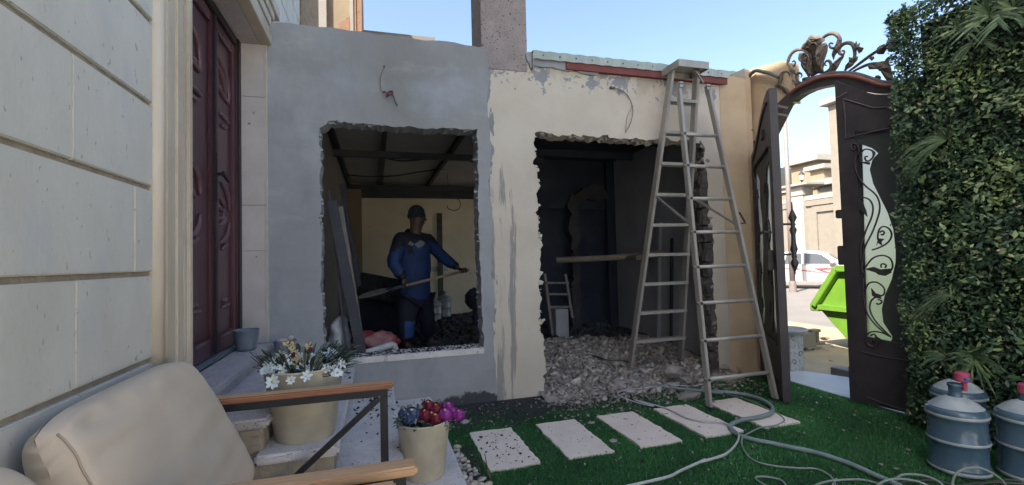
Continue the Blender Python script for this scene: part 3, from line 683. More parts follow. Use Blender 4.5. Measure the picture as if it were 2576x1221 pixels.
rocks(1500, pf_turf, .0025, .014, 'rubble_mix', 'turf_grit', 'small pale grit scattered over the artificial grass', 'grit', 3)
rocks(260, pf_turf, .004, .013, 'soil_dark', 'dark_turf_grit', 'dark crumbs scattered over the artificial grass', 'grit', 3)
rocks(60, lambda: (random.gauss(.77, .08), random.uniform(2.75, 3.3), .017), .004, .012, 'soil_dark', 'tile_grit', 'dark crumbs on the stepping tile nearest the pebbles', 'grit', 2)
rocks(90, lambda: (random.uniform(.63, 2.9), random.uniform(2.74, 3.33), .017), .002, .006, 'soil_dark', 'fine_tile_grit', 'fine dark crumbs across the stepping tiles', 'grit', 2)
def pf_steps():
    i = random.choice((2, 3, 3, 4)); x0 = T[i - 1][1] + .02; return random.uniform(x0, T[i][1] - .02), 4.0 - abs(random.gauss(0, .5)), T[i][2] + .002
rocks(260, lambda: (lambda q: (q[0], max(2.4, q[1]), q[2]))(pf_steps()), .004, .018, 'soil_dark', 'step_grit', 'dark crumbs strewn on the steps beside the grey wall', 'grit', 2)
rocks(420, lambda: (random.uniform(.5, 1.5), 4.0 - abs(random.gauss(0, .28)), .005), .004, .014, 'soot_rubble', 'wall_foot_grit', 'crumbs along the foot of the grey wall', 'grit', 2)
chunks = [(1290 + 0, 0)]
def chunk(u, v, r, z=0, m='rubble_light', lab=None, sq=(1.3, 1, .7)):
    p = onz(u, v, z); mb = MB(); mb.rock(p + Vector((0, 0, r * .4)), r, 1, sq, .3); solo('rubble_chunk', mb, m, lab or 'grey chunk of broken plaster at the edge of the doorway rubble', 'rubble', group='rubble chunks')
for u, v, r in ((1560, 978, .07), (1540, 985, .05), (1600, 975, .06), (1505, 985, .045), (1470, 975, .05), (1585, 990, .04), (1655, 985, .05), (1630, 985, .035), (1450, 985, .04), (1425, 965, .04), (1400, 975, .035), (1415, 985, .03), (1480, 990, .035), (1500, 995, .03), (1610, 990, .03), (1390, 960, .03)): chunk(u, v, r)
chunk(1690, 945, .085, .10, 'rubble', 'large brown grey lump in the rubble beside the ladder')
chunk(1815, 930, .07, .05, 'rubble', 'rounded lump of plaster at the foot of the broken jamb')
chunk(1695, 975, .05, 0, lab='pair of pale plaster lumps on the turf near the hose bend')
chunk(1730, 1005, .085, 0, 'rubble', 'flat brown grey lump lying between hose and ladder foot', (1.4, .9, .45))
chunk(1487, 1068, .03, 0, lab='small pale lump on the turf left of the middle tile', sq=(1.3, .8, .3))
chunk(1169, 1066, .03, 0, lab='small grey lump near the purple flowers')
chunk(1542, 1114, .026, 0, 'rubble', 'small pitted lump between the second and third tile')

# ================================================================== things inside the rooms
def pole_thing(name, p, q, w, h, m, label, cat, up=(0, 1, 0), **k):
    mb = MB(); mb.beam(p, q, w, h, up); return solo(name, mb, m, label, cat, bevel=.003, **k)
def on(u, v, y): return tuple(ony(u, v, y))
pole_thing('steel_beam', on(835, 508, 4.45), on(912, 905, 4.30), .085, .06, 'steel_dark', 'thick dark steel section leaning in the window opening', 'beam')
pole_thing('timber_plank', on(856, 520, 4.6), on(915, 900, 4.42), .05, .03, 'timber_grey', 'grey plank leaning right against the thick dark beam', 'plank')
pole_thing('steel_pipe', on(828, 480, 4.5), on(872, 895, 4.34), .02, .02, 'steel_dark', 'thin dark green pipe leaning left of the thick beam', 'pipe')
pole_thing('timber_strip', on(858, 465, 5.2), on(905, 720, 5.2), .035, .03, 'scorched', 'thin charred strip leaning in the left corner of the room', 'plank')
pole_thing('charred_post', on(1105, 537, 9.05), on(1109, 760, 9.0), .10, .05, 'broken_block', 'narrow dark post standing against the cream back wall', 'post')
pole_thing('charred_bench', on(905, 715, 7.2), on(1010, 735, 7.0), .35, .12, 'soot_rubble', 'burnt bench board behind the worker at the left', 'bench')
mb = MB(); a = Vector(on(905, 745, 7.3)); b_ = Vector(on(1015, 830, 7.3)); mb.box((a.x, 7.2, .1), (b_.x, 7.7, a.z + .05)); solo('burnt_cabinet', mb, 'scorched', 'black burnt cabinet behind the shovel blade', 'cabinet', bevel=.02)
# plastic sack, pink bag, PVC elbow
def blob(name, c, r, sq, m, label, cat, seed=0, amp=.18):
    random.seed(seed); vs, fs = ICO[3]; mb = MB(); out = []
    for v in vs:
        v = Vector(v); k = 1 + amp * noise.noise(v * 1.8 + Vector((seed, 0, 0))) + amp * .6 * noise.noise(v * 4.5 + Vector((0, seed, 0)))
        out.append((c[0] + v.x * r * sq[0] * k, c[1] + v.y * r * sq[1] * k, c[2] + v.z * r * sq[2] * k))
    mb.add(out, fs); return solo(name, mb, m, label, cat, smooth=True)
p = ony(850, 850, 4.5); blob('plastic_sack', (p.x, 4.5, p.z), .15, (.7, .7, 1.15), 'bag_white', 'crumpled pale plastic sack in the left corner of the window', 'sack', 3, .5)
p = ony(945, 862, 4.75); blob('pink_bag', (p.x, 4.75, p.z), .17, (1.25, .8, .62), 'bag_pink', 'pink and white plastic bag lying behind the pipe', 'bag', 5, .45)
t = thing('pvc_pipe', 'white plastic pipe with elbow lying on the window sill', 'pipe', on(960, 880, 4.35))
mb = MB(); a = Vector(on(918, 890, 4.3)); b_ = Vector(on(985, 868, 4.42)); mb.tube([a, b_], .032, 16); obj('pipe', mb, 'pvc', t, smooth=False)
mb = MB(); mb.tube([b_, b_ + Vector((.02, .01, -.01)), b_ + Vector((.035, .01, -.06)), b_ + Vector((.035, .01, -.12))], .033, 12); obj('elbow', mb, 'pvc', t, smooth=True)
# black bundle
t = thing('black_bundle', 'black cloth bundle on a stand at the right edge of the window view', 'bundle', on(1190, 800, 7.5))
p = ony(1191, 752, 7.5); 
random.seed(4); vs, fs = ICO[3]; mb = MB(); mb.add([(p.x + v[0] * .13 * (1 + .35 * noise.noise(Vector(v) * 2)), p.y + v[1] * .13, p.z + v[2] * .17 * (1 + .3 * noise.noise(Vector(v) * 3))) for v in vs], fs); obj('cloth', mb, 'scorched', t, smooth=True)
mb = MB(); mb.tube([(p.x + .03, p.y, p.z - .1), (p.x + .03, p.y, .2)], .05, 10); obj('stand', mb, 'scorched', t)
# leftovers in the second room
t = thing('old_steps', 'small dark folding steps standing in the burnt room', 'step stool', on(1405, 760, 5.9))
def s2(u, v, y): return ony(u, v, y)
mb = MB()
mb.beam(s2(1370, 690, 5.9), s2(1390, 845, 5.7), .035, .03); mb.beam(s2(1422, 690, 5.9), s2(1440, 800, 5.9), .035, .03); obj('side_rail', mb, 'timber_grey', t)
for v in (712, 740, 772):
    mb = MB(); mb.beam(s2(1374 + (v - 712) * .12, v, 5.85), s2(1428 + (v - 712) * .1, v, 5.85), .10, .025); obj('step', mb, 'timber_grey', t)
mb = MB(); a = s2(1398, 780, 5.6); mb.box((a.x, 5.6, .15), (s2(1430, 780, 5.6).x, 5.85, a.z)); solo('concrete_block', mb, 'sooty_grey', 'upright grey slab standing in the doorway rubble', 'block', bevel=.008)
mb = MB(); a = s2(1400, 655, 5.9); b_ = s2(1650, 640, 5.3); mb.tube([a, (a + b_) / 2 + Vector((0, 0, -.01)), b_], .04, 8); solo('fallen_beam', mb, 'timber_warm', 'thin timber pole hanging level across the dark doorway', 'beam')
P = [s2(u, v, 5.2) for u, v in ((1600, 645), (1640, 632), (1680, 627), (1722, 634), (1728, 645), (1700, 644), (1660, 645), (1600, 655))]
mb = MB(); mb.prism([[(p.x, p.z) for p in P]], lambda a, b, d: Vector((a, d, b)), 5.2, 5.5); solo('arched_board', mb, 'timber_warm', 'curved wooden board resting on the pole behind the ladder', 'board', bevel=.004)
pole_thing('wall_pipe', tuple(onx(1660, 560, 3.52)), tuple(onx(1655, 880, 3.52)), .05, .05, 'sooty_grey', 'grey vertical pipe on the side wall seen through the ladder', 'pipe')
pole_thing('wall_conduit', tuple(onx(1690, 600, 3.52)), tuple(onx(1688, 870, 3.52)), .03, .03, 'scorched', 'thin black conduit on the side wall seen through the ladder', 'pipe')

# ================================================================== STEPLADDER
lad = thing('stepladder', 'tall aluminium double stepladder standing open in front of the doorway', 'ladder', (2.87, 3.75, 0))
TL, TR = 2.755, 3.03; ZTOP = 3.06
F1, F2 = Vector((2.545, 3.20, 0)), Vector((3.195, 3.19, 0)); B1, B2 = onz(1585, 922, .10), onz(1712, 903, .12)
B1.y = 4.38; B2.y = 4.40; B1.x = ony(1585, 922, 4.38).x; B2.x = ony(1712, 903, 4.40).x; B1.z = ony(1585, 922, 4.38).z; B2.z = ony(1712, 903, 4.40).z
G1, G2 = Vector((TL, 3.80, ZTOP)), Vector((TR, 3.80, ZTOP)); K1, K2 = Vector((TL - .015, 3.70, 2.86)), Vector((TR + .03, 3.70, 2.86))
def rail(name, p, q, w=.028, h=.062):
    mb = MB(); mb.beam(p, q, w, h, (0, 1, 0)); d = (Vector(q) - Vector(p)).normalized()
    return obj(name, mb, 'aluminium', lad, bevel=.003)
rail('rail', B1, G1, .03, .075); rail('rail', B2, G2, .03, .075); rail('rail', F1, K1, .028, .055); rail('rail', F2, K2, .028, .055)
for p in (F1, F2): 
    mb = MB(); mb.box((p.x - .02, p.y - .034, .0), (p.x + .02, p.y + .034, .03)); obj('foot', mb, 'steel_dark', lad, bevel=.004)
def lerp(a, b, t): return a + (b - a) * t
def atz(a, b, z): return lerp(a, b, (z - a.z) / (b.z - a.z))
for z in [.38 + .297 * i for i in range(9)]:
    a, b_ = atz(B1, G1, z), atz(B2, G2, z); mb = MB(); mb.box((a.x, a.y - .045, z - .004), (b_.x, a.y + .045, z)); mb.box((a.x, a.y - .045, z - .03), (b_.x, a.y - .041, z - .0042)); mb.box((a.x, a.y + .041, z - .03), (b_.x, a.y + .045, z - .0042)); obj('step', mb, 'aluminium', lad)
for z in [.235 + .302 * i for i in range(8)]:
    a, b_ = atz(F1, K1, z), atz(F2, K2, z); mb = MB(); mb.tube([a - Vector((.018, 0, 0)), b_ + Vector((.018, 0, 0))], .0165, 10); obj('rung', mb, 'aluminium', lad, smooth=True)
    mb = MB(); mb.tube([a - Vector((.0, .033, 0)), a - Vector((.0, .027, 0))], .012, 10); obj('rivet', mb, 'steel_dark', lad)
mb = MB(); mb.box((TL - .03, 3.66, ZTOP), (TR + .03, 3.93, ZTOP + .012)); mb.box((TL - .03, 3.66, ZTOP - .055), (TR + .03, 3.664, ZTOP - .0003)); mb.box((TL - .03, 3.9262, ZTOP - .055), (TR + .03, 3.93, ZTOP - .0003)); mb.box((TL - .03, 3.6645, ZTOP - .055), (TL - .026, 3.926, ZTOP - .0003)); mb.box((TR + .026, 3.6645, ZTOP - .055), (TR + .03, 3.926, ZTOP - .0003)); obj('top_cap', mb, 'aluminium', lad)
for x, sx in ((TL - .012, -1), (TR + .014, 1)):
    mb = MB(); mb.box((x - .024, 3.655, 2.80), (x + .022, 3.661, 2.86)); obj('hinge_bracket', mb, 'aluminium', lad, bevel=.004)
    for q in (-.012, .0, .012):
        mb = MB(); mb.tube([(x + q * 1.2, 3.650, 2.835), (x + q * 1.2, 3.655, 2.835)], .005, 8); obj('bolt', mb, 'steel_dark', lad)
mb = MB(); mb.beam((TR + .0, 3.72, ZTOP - .05), (TR - .06, 3.72, ZTOP - .012), .02, .01); mb.beam((TR + .005, 3.72, ZTOP - .17), (TR - .08, 3.72, ZTOP - .06), .02, .01); obj('corner_brace', mb, 'aluminium', lad)
for a, b_, c, d in ((B1, G1, F1, K1), (B2, G2, F2, K2)):
    p, q = atz(a, b_, 1.85), atz(c, d, 1.50); mid = (p + q) / 2
    mb = MB(); mb.beam(p, q, .006, .022, (0, 0, 1)); obj('spreader', mb, 'aluminium', lad)
p = atz(F2, K2, 1.52); mb = MB(); mb.beam(p + Vector((.02, 0, 0)), p + Vector((.09, 0, .0)), .02, .01); mb.beam(p + Vector((.03, 0, .1)), p + Vector((.088, 0, .01)), .014, .008); obj('spreader_hook', mb, 'steel_dark', lad)

# ================================================================== GATE
gate = thing('metal_gate', 'dark metal garden gate with arched top, scrollwork crest and two leaves, one standing open', 'gate', (3.85, 3.2, 0))
GX = 3.85
def garr(c): return [(lambda p: (p.y, p.z))(onx(u, v, GX)) for u, v in c]
fnX = lambda a, b, d: Vector((d, a, b))
s5 = 3.815
topc = cv(3050, 100, s5, [(1990, 960), (1880, 945), (1780, 925), (1650, 885), (1500, 835), (1350, 805), (1200, 800), (1050, 815), (900, 835), (780, 870), (650, 935), (520, 1010), (400, 1090), (260, 1221)])
botc = cv(3050, 100, s5, [(1990, 1055), (1880, 1058), (1780, 1055), (1650, 1030), (1500, 985), (1350, 935), (1200, 905), (1050, 940), (900, 965), (780, 1000), (650, 1060), (560, 1120), (480, 1180), (420, 1221)])
tp, bt = garr(topc), garr(botc)
tp = tp + [(3.80, 2.42), (3.92, 2.32)]; bt = bt + [(3.80, 2.30), (3.92, 2.20)]
tp = [(2.30, tp[0][1])] + tp; bt = [(2.30, bt[0][1])] + bt
mb = MB(); n_ = len(tp); vs = []
for (a, b_) in zip(tp, bt): vs += [(GX - .045, a[0], a[1]), (GX - .045, b_[0], b_[1]), (GX + .045, b_[0], b_[1]), (GX + .045, a[0], a[1])]
fs = [(4 * i + k, 4 * i + (k + 1) % 4, 4 * i + 4 + (k + 1) % 4, 4 * i + 4 + k) for i in range(n_ - 1) for k in range(4)] + [(0, 1, 2, 3), tuple(4 * (n_ - 1) + k for k in (3, 2, 1, 0))]
mb.add(vs, fs); obj('arch_frame', mb, 'gate_metal', gate)
mb = MB(); mb.box((GX - .05, 3.925, 0), (GX + .05, 3.998, 2.42)); obj('gate_post', mb, 'gate_metal', gate, bevel=.004)
mb = MB(); mb.box((GX - .045, 2.246, 0), (GX + .09, 2.392, 2.46)); obj('gate_post', mb, 'gate_metal', gate, bevel=.004)
# wall stub above the arch + street wall behind the hedge
wall = thing('garden_wall', 'cream garden wall between the gate arch and the annex corner', 'wall', (3.95, 3.6, 0))
lp = [(3.46, 3.05), (3.46, 2.66)] + [(a, b_ - .03) for a, b_ in tp if a > 3.46] + [(4.0, 2.30), (4.0, 3.20), (3.80, 3.17), (3.6, 3.13)]
mb = MB(); mb.prism([ragged(lp, .06, .003, 12, skip=(1, 2, 3, 4, 5, 6))], fnX, 3.84, 3.92); obj('wall_stub', mb, 'pillar_plaster', wall)
w2 = thing('boundary_wall', 'low street wall carrying the green leaf panel, rear part added as white bounce', 'wall', (3.95, 0, 0))
mb = MB(); mb.box((3.86, -14, -.4), (4.05, 2.245, 2.9)); obj('wall', mb, 'bounce_white', w2)  # unseen rear stretch, added white to bounce sun into the yard
mb = MB(); mb.box((-8, -14.2, -.4), (4.05, -14, 2.9)); obj('wall', mb, 'bounce_white', w2)
# gate leaves
def gate_leaf(P0, P1, top, name='gate_leaf', th=.045):
    """P0 = free edge foot, P1 = hinge foot; top = list of (t in metres from free edge, z)"""
    P0 = Vector((*P0, 0)); P1 = Vector((*P1, 0)); d = (P1 - P0).normalized(); n_ = Vector((-d.y, d.x, 0))
    if n_.dot(Vector((0, 0, 0)) - P0) < 0: n_ = -n_            # towards the camera side
    return P0, d, n_, (P1 - P0).length
A0, A1 = (3.735, 2.95), (3.835, 2.395)
P0, d, nn, WL = gate_leaf(A0, A1, None)
def lf2(c): 
    out = []
    for u, v in c:
        p = onpl(u, v, P0 + nn * .024, P0 + nn * .024 + d); out.append(((p - P0).dot(d), p.z))
    return out
fn2 = lambda a, b, dd: P0 + d * a + nn * dd + Vector((0, 0, b))
r1 = lambda pts: cv(3300, 300, 1.744, pts); r2 = lambda pts: cv(3300, 950, 1.526, pts)
shape = lf2(r1([(180, 478), (250, 485), (320, 510), (365, 545), (325, 590), (305, 660), (330, 760), (380, 860), (430, 960), (470, 1080), (483, 1200)]) + r2([(425, 80), (425, 150), (400, 260), (360, 350), (340, 440), (350, 520), (405, 605), (400, 630), (370, 655), (330, 668), (255, 675), (238, 400), (218, 180), (207, 30)]) + r1([(225, 1100), (210, 900), (195, 700)]))
ltop = lf2(r1([(45, 45), (120, 60), (200, 85), (280, 120), (350, 135), (430, 138), (520, 135)]))
ltop = [(0.0, ltop[0][1])] + ltop[1:] 
ltop[-1] = (WL, ltop[-1][1])
lf = None
out = [(0, .03)] + ltop + [(WL, .03)]
pane_z0, pane_z1 = .50, 2.02
win = [(.135, .56), (.135, 2.21), (WL - .13, 2.15), (WL - .13, .53)]
mb = MB(); mb.prism([out, win], fn2, .024, -.024); lf = obj('gate_leaf', mb, 'gate_metal', gate)
def sub(name, mb, m, **k): return obj(name, mb, m, lf, **k)
mb = MB(); mb.prism([[(.136, .561), (.136, 2.209), (WL - .131, 2.149), (WL - .131, .531)], shape], fn2, .012, .004); sub('dark_glass', mb, 'gate_glass_dark')
mb = MB(); mb.prism([shape], fn2, .008, .003); sub('frosted_pane', mb, 'frosted_glass')
def bar(name, pts2, r=.007, m='gate_metal', dd=.03, **k):
    P = smooth_path([fn2(a, b, dd) for a, b in pts2], 5); mb = MB(); mb.tube(P, r, 6); return sub(name, mb, m, smooth=True)
mk = lambda c: lf2(c)
for c, r in ((r1([(128, 168), (200, 190), (280, 215), (340, 232), (438, 226), (455, 300), (457, 372), (300, 405), (145, 443), (140, 300), (128, 168)]), .007),
             (r2([(228, 700), (360, 730), (515, 755), (520, 620), (505, 600)]), .006), (r2([(255, 975), (400, 1030), (548, 1072)]), .007)):
    P = [fn2(a, b, .026) for a, b in mk(c)]; mb = MB(); mb.tube(P, r, 6); sub('moulding', mb, 'gate_metal')
for c in (r1([(185, 490), (190, 520), (212, 522), (206, 495)]), r1([(185, 490), (205, 482), (230, 492), (238, 530), (215, 580), (212, 640), (240, 720), (290, 780), (340, 820), (375, 870), (382, 950), (340, 1080), (290, 1180), (275, 1218)]) + r2([(240, 80), (225, 180), (235, 220)]),
          r1([(240, 560), (280, 520), (330, 530), (338, 570), (310, 600), (285, 595), (283, 572), (300, 570)]), r1([(325, 525), (348, 545), (335, 580)]),
          r1([(222, 900), (260, 858), (310, 870), (336, 920), (328, 990), (290, 1080), (255, 1180), (246, 1218)]) + r2([(222, 60), (218, 150)]),
          r1([(330, 1221), (380, 1205), (440, 1170), (467, 1120), (450, 1075), (410, 1058), (380, 1080), (370, 1130), (376, 1160)]), r1([(385, 1100), (400, 1088), (415, 1100), (405, 1116), (392, 1112)]),
          r2([(240, 195), (290, 130), (350, 110), (400, 130), (414, 180), (385, 215), (320, 212), (255, 192)]), r2([(345, 185), (345, 165), (362, 162), (375, 172), (368, 185)]),
          r2([(235, 250), (238, 330), (270, 280), (320, 275), (362, 310), (358, 350), (310, 365), (280, 395), (278, 450), (310, 510), (360, 565), (405, 608)]),
          r2([(236, 330), (250, 440), (290, 510), (350, 570), (405, 608)]), r2([(316, 400), (325, 408), (345, 400), (345, 385), (325, 380)]),
          r2([(405, 608), (350, 582), (290, 575), (255, 600), (260, 650), (300, 668), (320, 645), (300, 625), (285, 635)]), r2([(280, 600), (300, 590), (315, 605)])):
    bar('scroll', lf2(c), .0062)
for c in (r1([(215, 890), (245, 870), (270, 900), (290, 950), (298, 990), (265, 955), (230, 930)]), r2([(255, 190), (300, 180), (340, 195), (400, 190), (408, 215), (370, 235), (330, 228), (300, 205)]),
          r1([(245, 560), (262, 590), (255, 612), (285, 605), (318, 612), (310, 628), (270, 618), (240, 600)]), r1([(375, 1140), (415, 1145), (395, 1165), (400, 1190), (370, 1170), (362, 1190)]),
          r2([(285, 310), (310, 340), (340, 350), (345, 375), (318, 370), (290, 355)]), r2([(310, 600), (350, 625), (320, 655), (300, 630)])):
    mb = MB(); mb.prism([lf2(c)], fn2, .036, .026); sub('iron_leaf', mb, 'gate_metal')
for z0, h in ((1.13, .16), (1.52, .07)):
    mb = MB(); a, b_ = fn2(-.05, z0, .03), fn2(.03, z0 + h, -.03); mb.prism([[(-.045, z0), (.0, z0), (.0, z0 + h), (-.045, z0 + h)]], fn2, .03, -.03); sub('lock_box', mb, 'gate_metal', bevel=.006)
for z0 in (1.95, .95):
    mb = MB(); mb.prism([[(WL - .035, z0), (WL - .01, z0), (WL - .01, z0 + .16), (WL - .035, z0 + .16)]], fn2, .045, .0245); sub('hinge', mb, 'pole', bevel=.003)
mb = MB(); mb.tube([fn2(.005, .30, .028), fn2(.005, .02, .028)], .008, 8); sub('drop_bolt', mb, 'steel_dark')
mb = MB(); mb.tube([fn2(.01, 2.52, .03), fn2(.09, 2.545, .03)], .005, 8); sub('hook', mb, 'pole')
# open leaf
H1 = Vector((3.80, 3.93, 0)); E1 = onz(1978, 1026, .02); E1.z = 0; E1.x, E1.y = 3.19, 3.07
P0o, d_o = E1, (H1 - E1).normalized(); n_o = Vector((d_o.y, -d_o.x, 0)); n_o = n_o if n_o.x < 0 else -n_o; WO = (H1 - E1).length
fo = lambda a, b, dd: P0o + d_o * a + n_o * dd + Vector((0, 0, b))
def lfo(c):
    out = []
    for u, v in c:
        p = onpl(u, v, P0o + n_o * .03, P0o + n_o * .03 + d_o); out.append(((p - P0o).dot(d_o), p.z))
    return out
to = [(0, 2.62), (.10, 2.63), (.25, 2.60), (.42, 2.53), (.60, 2.43), (.78, 2.34), (.95, 2.28), (WO, 2.26)]
bands = []
c0 = .15; 
def Sband(x0, flip, z0=.55, z1=2.05, W_=.27):
    q = []
    prof = [(0, .35), (.1, .75), (.2, .5), (.33, .55), (.5, .95), (.65, .98), (.8, .7), (.93, .8), (1, .2)]
    for t, w in prof: q.append((x0 + flip * W_ * w, z0 + (z1 - z0) * t))
    return [(x0, z0)] + q + [(x0, z1)]
sb1 = Sband(.17, 1, W_=.24); sb2 = Sband(WO - .15, -1, W_=.24)
mb = MB(); mb.prism([[(0, .03)] + to + [(WO, .03)], [(.13, .48), (.13, 2.15), (WO - .11, 2.1), (WO - .11, .48)]], fo, .03, -.03); lf = obj('gate_leaf', mb, 'gate_metal', gate)
mb = MB(); mb.prism([[(.131, .481), (.131, 2.149), (WO - .111, 2.099), (WO - .111, .481)], sb1, sb2], fo, .014, .004); sub('dark_glass', mb, 'gate_glass_dark')
for sb in (sb1, sb2): mb = MB(); mb.prism([sb], fo, .010, .003); sub('frosted_pane', mb, 'frosted_glass')
for x0, fl in ((.17, 1), (WO - .15, -1)):
    for zc, r in ((.72, .09), (1.05, .10), (1.42, .11), (1.78, .09)):
        pts = [fo(x0 + fl * (.11 + (r * (1 - k / 16)) * math.cos(k * .75)), zc + r * 1.3 * (1 - k / 16) * math.sin(k * .75), .033) for k in range(12)]
        mb = MB(); mb.tube(smooth_path(pts, 3), .006, 5); sub('scroll', mb, 'gate_metal', smooth=True)
    mb = MB(); mb.tube(smooth_path([fo(x0 + fl * (.08 + .07 * math.sin(z * 5)), z, .033) for z in np.linspace(.55, 2.0, 14)], 3), .007, 5); sub('scroll', mb, 'gate_metal', smooth=True)
mb = MB(); mb.tube(smooth_path([fo(a, b - .10, .034) for a, b in to[1:-1]], 3), .012, 6); sub('moulding', mb, 'gate_metal', smooth=True)
mb = MB(); mb.tube([fo(.12, 2.16, .034), fo(WO - .10, 2.12, .034)], .009, 6); sub('moulding', mb, 'gate_metal')
mb = MB(); mb.tube([fo(.13, .47, .034), fo(WO - .11, .47, .034)], .009, 6); sub('moulding', mb, 'gate_metal')
mb = MB(); mb.tube([fo(.08, .19, .034), fo(WO - .11, .19, .034)], .009, 6); sub('moulding', mb, 'gate_metal')
mb = MB(); mb.prism([[(.10, 1.10), (.27, 1.10), (.27, 1.27), (.10, 1.27)]], fo, .075, .0305); sub('lock_box', mb, 'gate_metal', bevel=.006)
mb = MB(); mb.beam(fo(.12, 1.42, .035), fo(.12, 1.43, .10), .02, .02); mb.beam(fo(.10, 1.43, .09), fo(.25, 1.42, .10), .02, .02); sub('handle', mb, 'frame_black', bevel=.003)
mb = MB(); mb.prism([[(.3, 2.27), (.35, 2.26), (.36, 2.33), (.33, 2.30), (.31, 2.35)]], fo, .05, .031); sub('latch', mb, 'frame_black')
# outer turned pull handle
q0 = onz(1975, 655, 1.2); base = P0o - n_o * .10 + d_o * .0
prof = [(.004, 0), (.007, .03), (.022, .07), (.03, .10), (.014, .135), (.022, .15), (.014, .165), (.028, .21), (.018, .26), (.016, .33), (.028, .37), (.014, .40), (.022, .415), (.014, .43), (.032, .47), (.022, .50), (.007, .54), (.004, .60)]
hp = P0o + d_o * .03 - n_o * .105 + Vector((0, 0, 1.06)); mb = MB(); mb.lathe(hp, prof, 16); sub('pull_handle', mb, 'gate_metal', smooth=True)
for z in (.17, .42): mb = MB(); mb.tube([hp + Vector((0, 0, z)), hp + Vector((0, 0, z)) + n_o * .08], .009, 8); sub('handle_arm', mb, 'gate_metal')
for z in (2.47, 2.40):
    mb = MB(); mb.tube([P0o + Vector((0, 0, z)) + d_o * .02 - n_o * .03, P0o + Vector((0.1, .12, z + .01)) - n_o * .12], .009, 6); sub('stay_rod', mb, 'pole')
# crest
crest = []
def cr(pts, r, flat=1, tap=True, x=GX, name='crest_scroll'):
    P = smooth_path([onx(u, v, x) for u, v in cv(3050, 100, s5, pts)], 6); N_ = len(P)
    rr = [r * (.45 + .55 * math.sin(math.pi * min(1, (i + 1) / N_ * 1.2))) if tap else r for i in range(N_)]
    mb = MB(); mb.tube(P, rr, 7); return obj(name, mb, 'iron_sunlit', gate, smooth=True)
for pts, r in (([(1240, 720), (1330, 610), (1400, 500), (1405, 390), (1370, 300), (1290, 275), (1210, 310), (1165, 380), (1180, 440), (1225, 455), (1250, 420), (1235, 395), (1210, 400)], .016),
               ([(770, 520), (800, 400), (850, 280), (930, 190), (1010, 140), (1090, 135), (1150, 170), (1180, 240), (1150, 310), (1090, 355), (1035, 345), (1018, 300), (1045, 275), (1070, 290)], .017),
               ([(745, 770), (745, 620), (740, 500), (700, 430), (620, 380), (520, 385), (440, 440), (395, 530), (390, 600), (430, 635), (480, 625), (500, 580), (480, 550), (455, 565)], .016),
               ([(400, 1075), (310, 1020), (262, 920), (258, 820), (300, 740), (370, 715), (415, 745), (415, 800), (380, 825), (350, 805), (360, 780)], .015),
               ([(600, 880), (540, 860), (515, 800), (535, 745), (580, 740), (600, 780), (580, 800)], .012),
               ([(870, 735), (960, 720), (1030, 670), (1045, 600), (1010, 550), (965, 560), (950, 610), (975, 620)], .013),
               ([(1290, 725), (1400, 650), (1560, 530), (1700, 430), (1830, 350), (1930, 320), (2040, 325)], .013), ([(1340, 735), (1460, 670), (1600, 610), (1720, 590), (1840, 590), (1930, 615), (1990, 610)], .013),
               ([(1940, 860), (1945, 760), (1930, 680), (1905, 620), (1895, 560), (1930, 505), (1980, 500), (1990, 530), (1960, 535)], .016), ([(1285, 805), (1310, 760), (1345, 735)], .010), ([(1720, 800), (1750, 790), (1790, 810), (1790, 840)], .012)): cr(pts, r)
def plate(pts, seed, bulge=.035, name='crest_leaf', m='iron_sunlit', x=GX):
    P = [onx(u, v, x) for u, v in cv(3050, 100, s5, pts)]; lp = [(p.y, p.z) for p in P]; cy = sum(a for a, b in lp) / len(lp); cz = sum(b for a, b in lp) / len(lp)
    lp = ragged(lp, .025, .006, seed); mb = MB(); n_ = len(lp); vs = []; fs = []
    rings = 5
    for k in range(rings + 1):
        f = 1 - k / rings
        for i, (a, b) in enumerate(lp): vs.append((x - bulge * math.sin((1 - f) * 1.57) + (.010 * math.sin(i * 1.9 + seed) * (1 if 0 < k < rings else .3)), cy + (a - cy) * f, cz + (b - cz) * f))
    for k in range(rings):
        for i in range(n_): a = k * n_ + i; b = k * n_ + (i + 1) % n_; fs.append((a, b, b + n_, a + n_))
    back = len(vs); vs += [(x + .006, a, b) for a, b in lp]; fs += [(i, back + i, back + (i + 1) % n_, (i + 1) % n_) for i in range(n_)] + [tuple(back + i for i in range(n_))]
    mb.add(vs, fs); return obj(name, mb, m, gate)
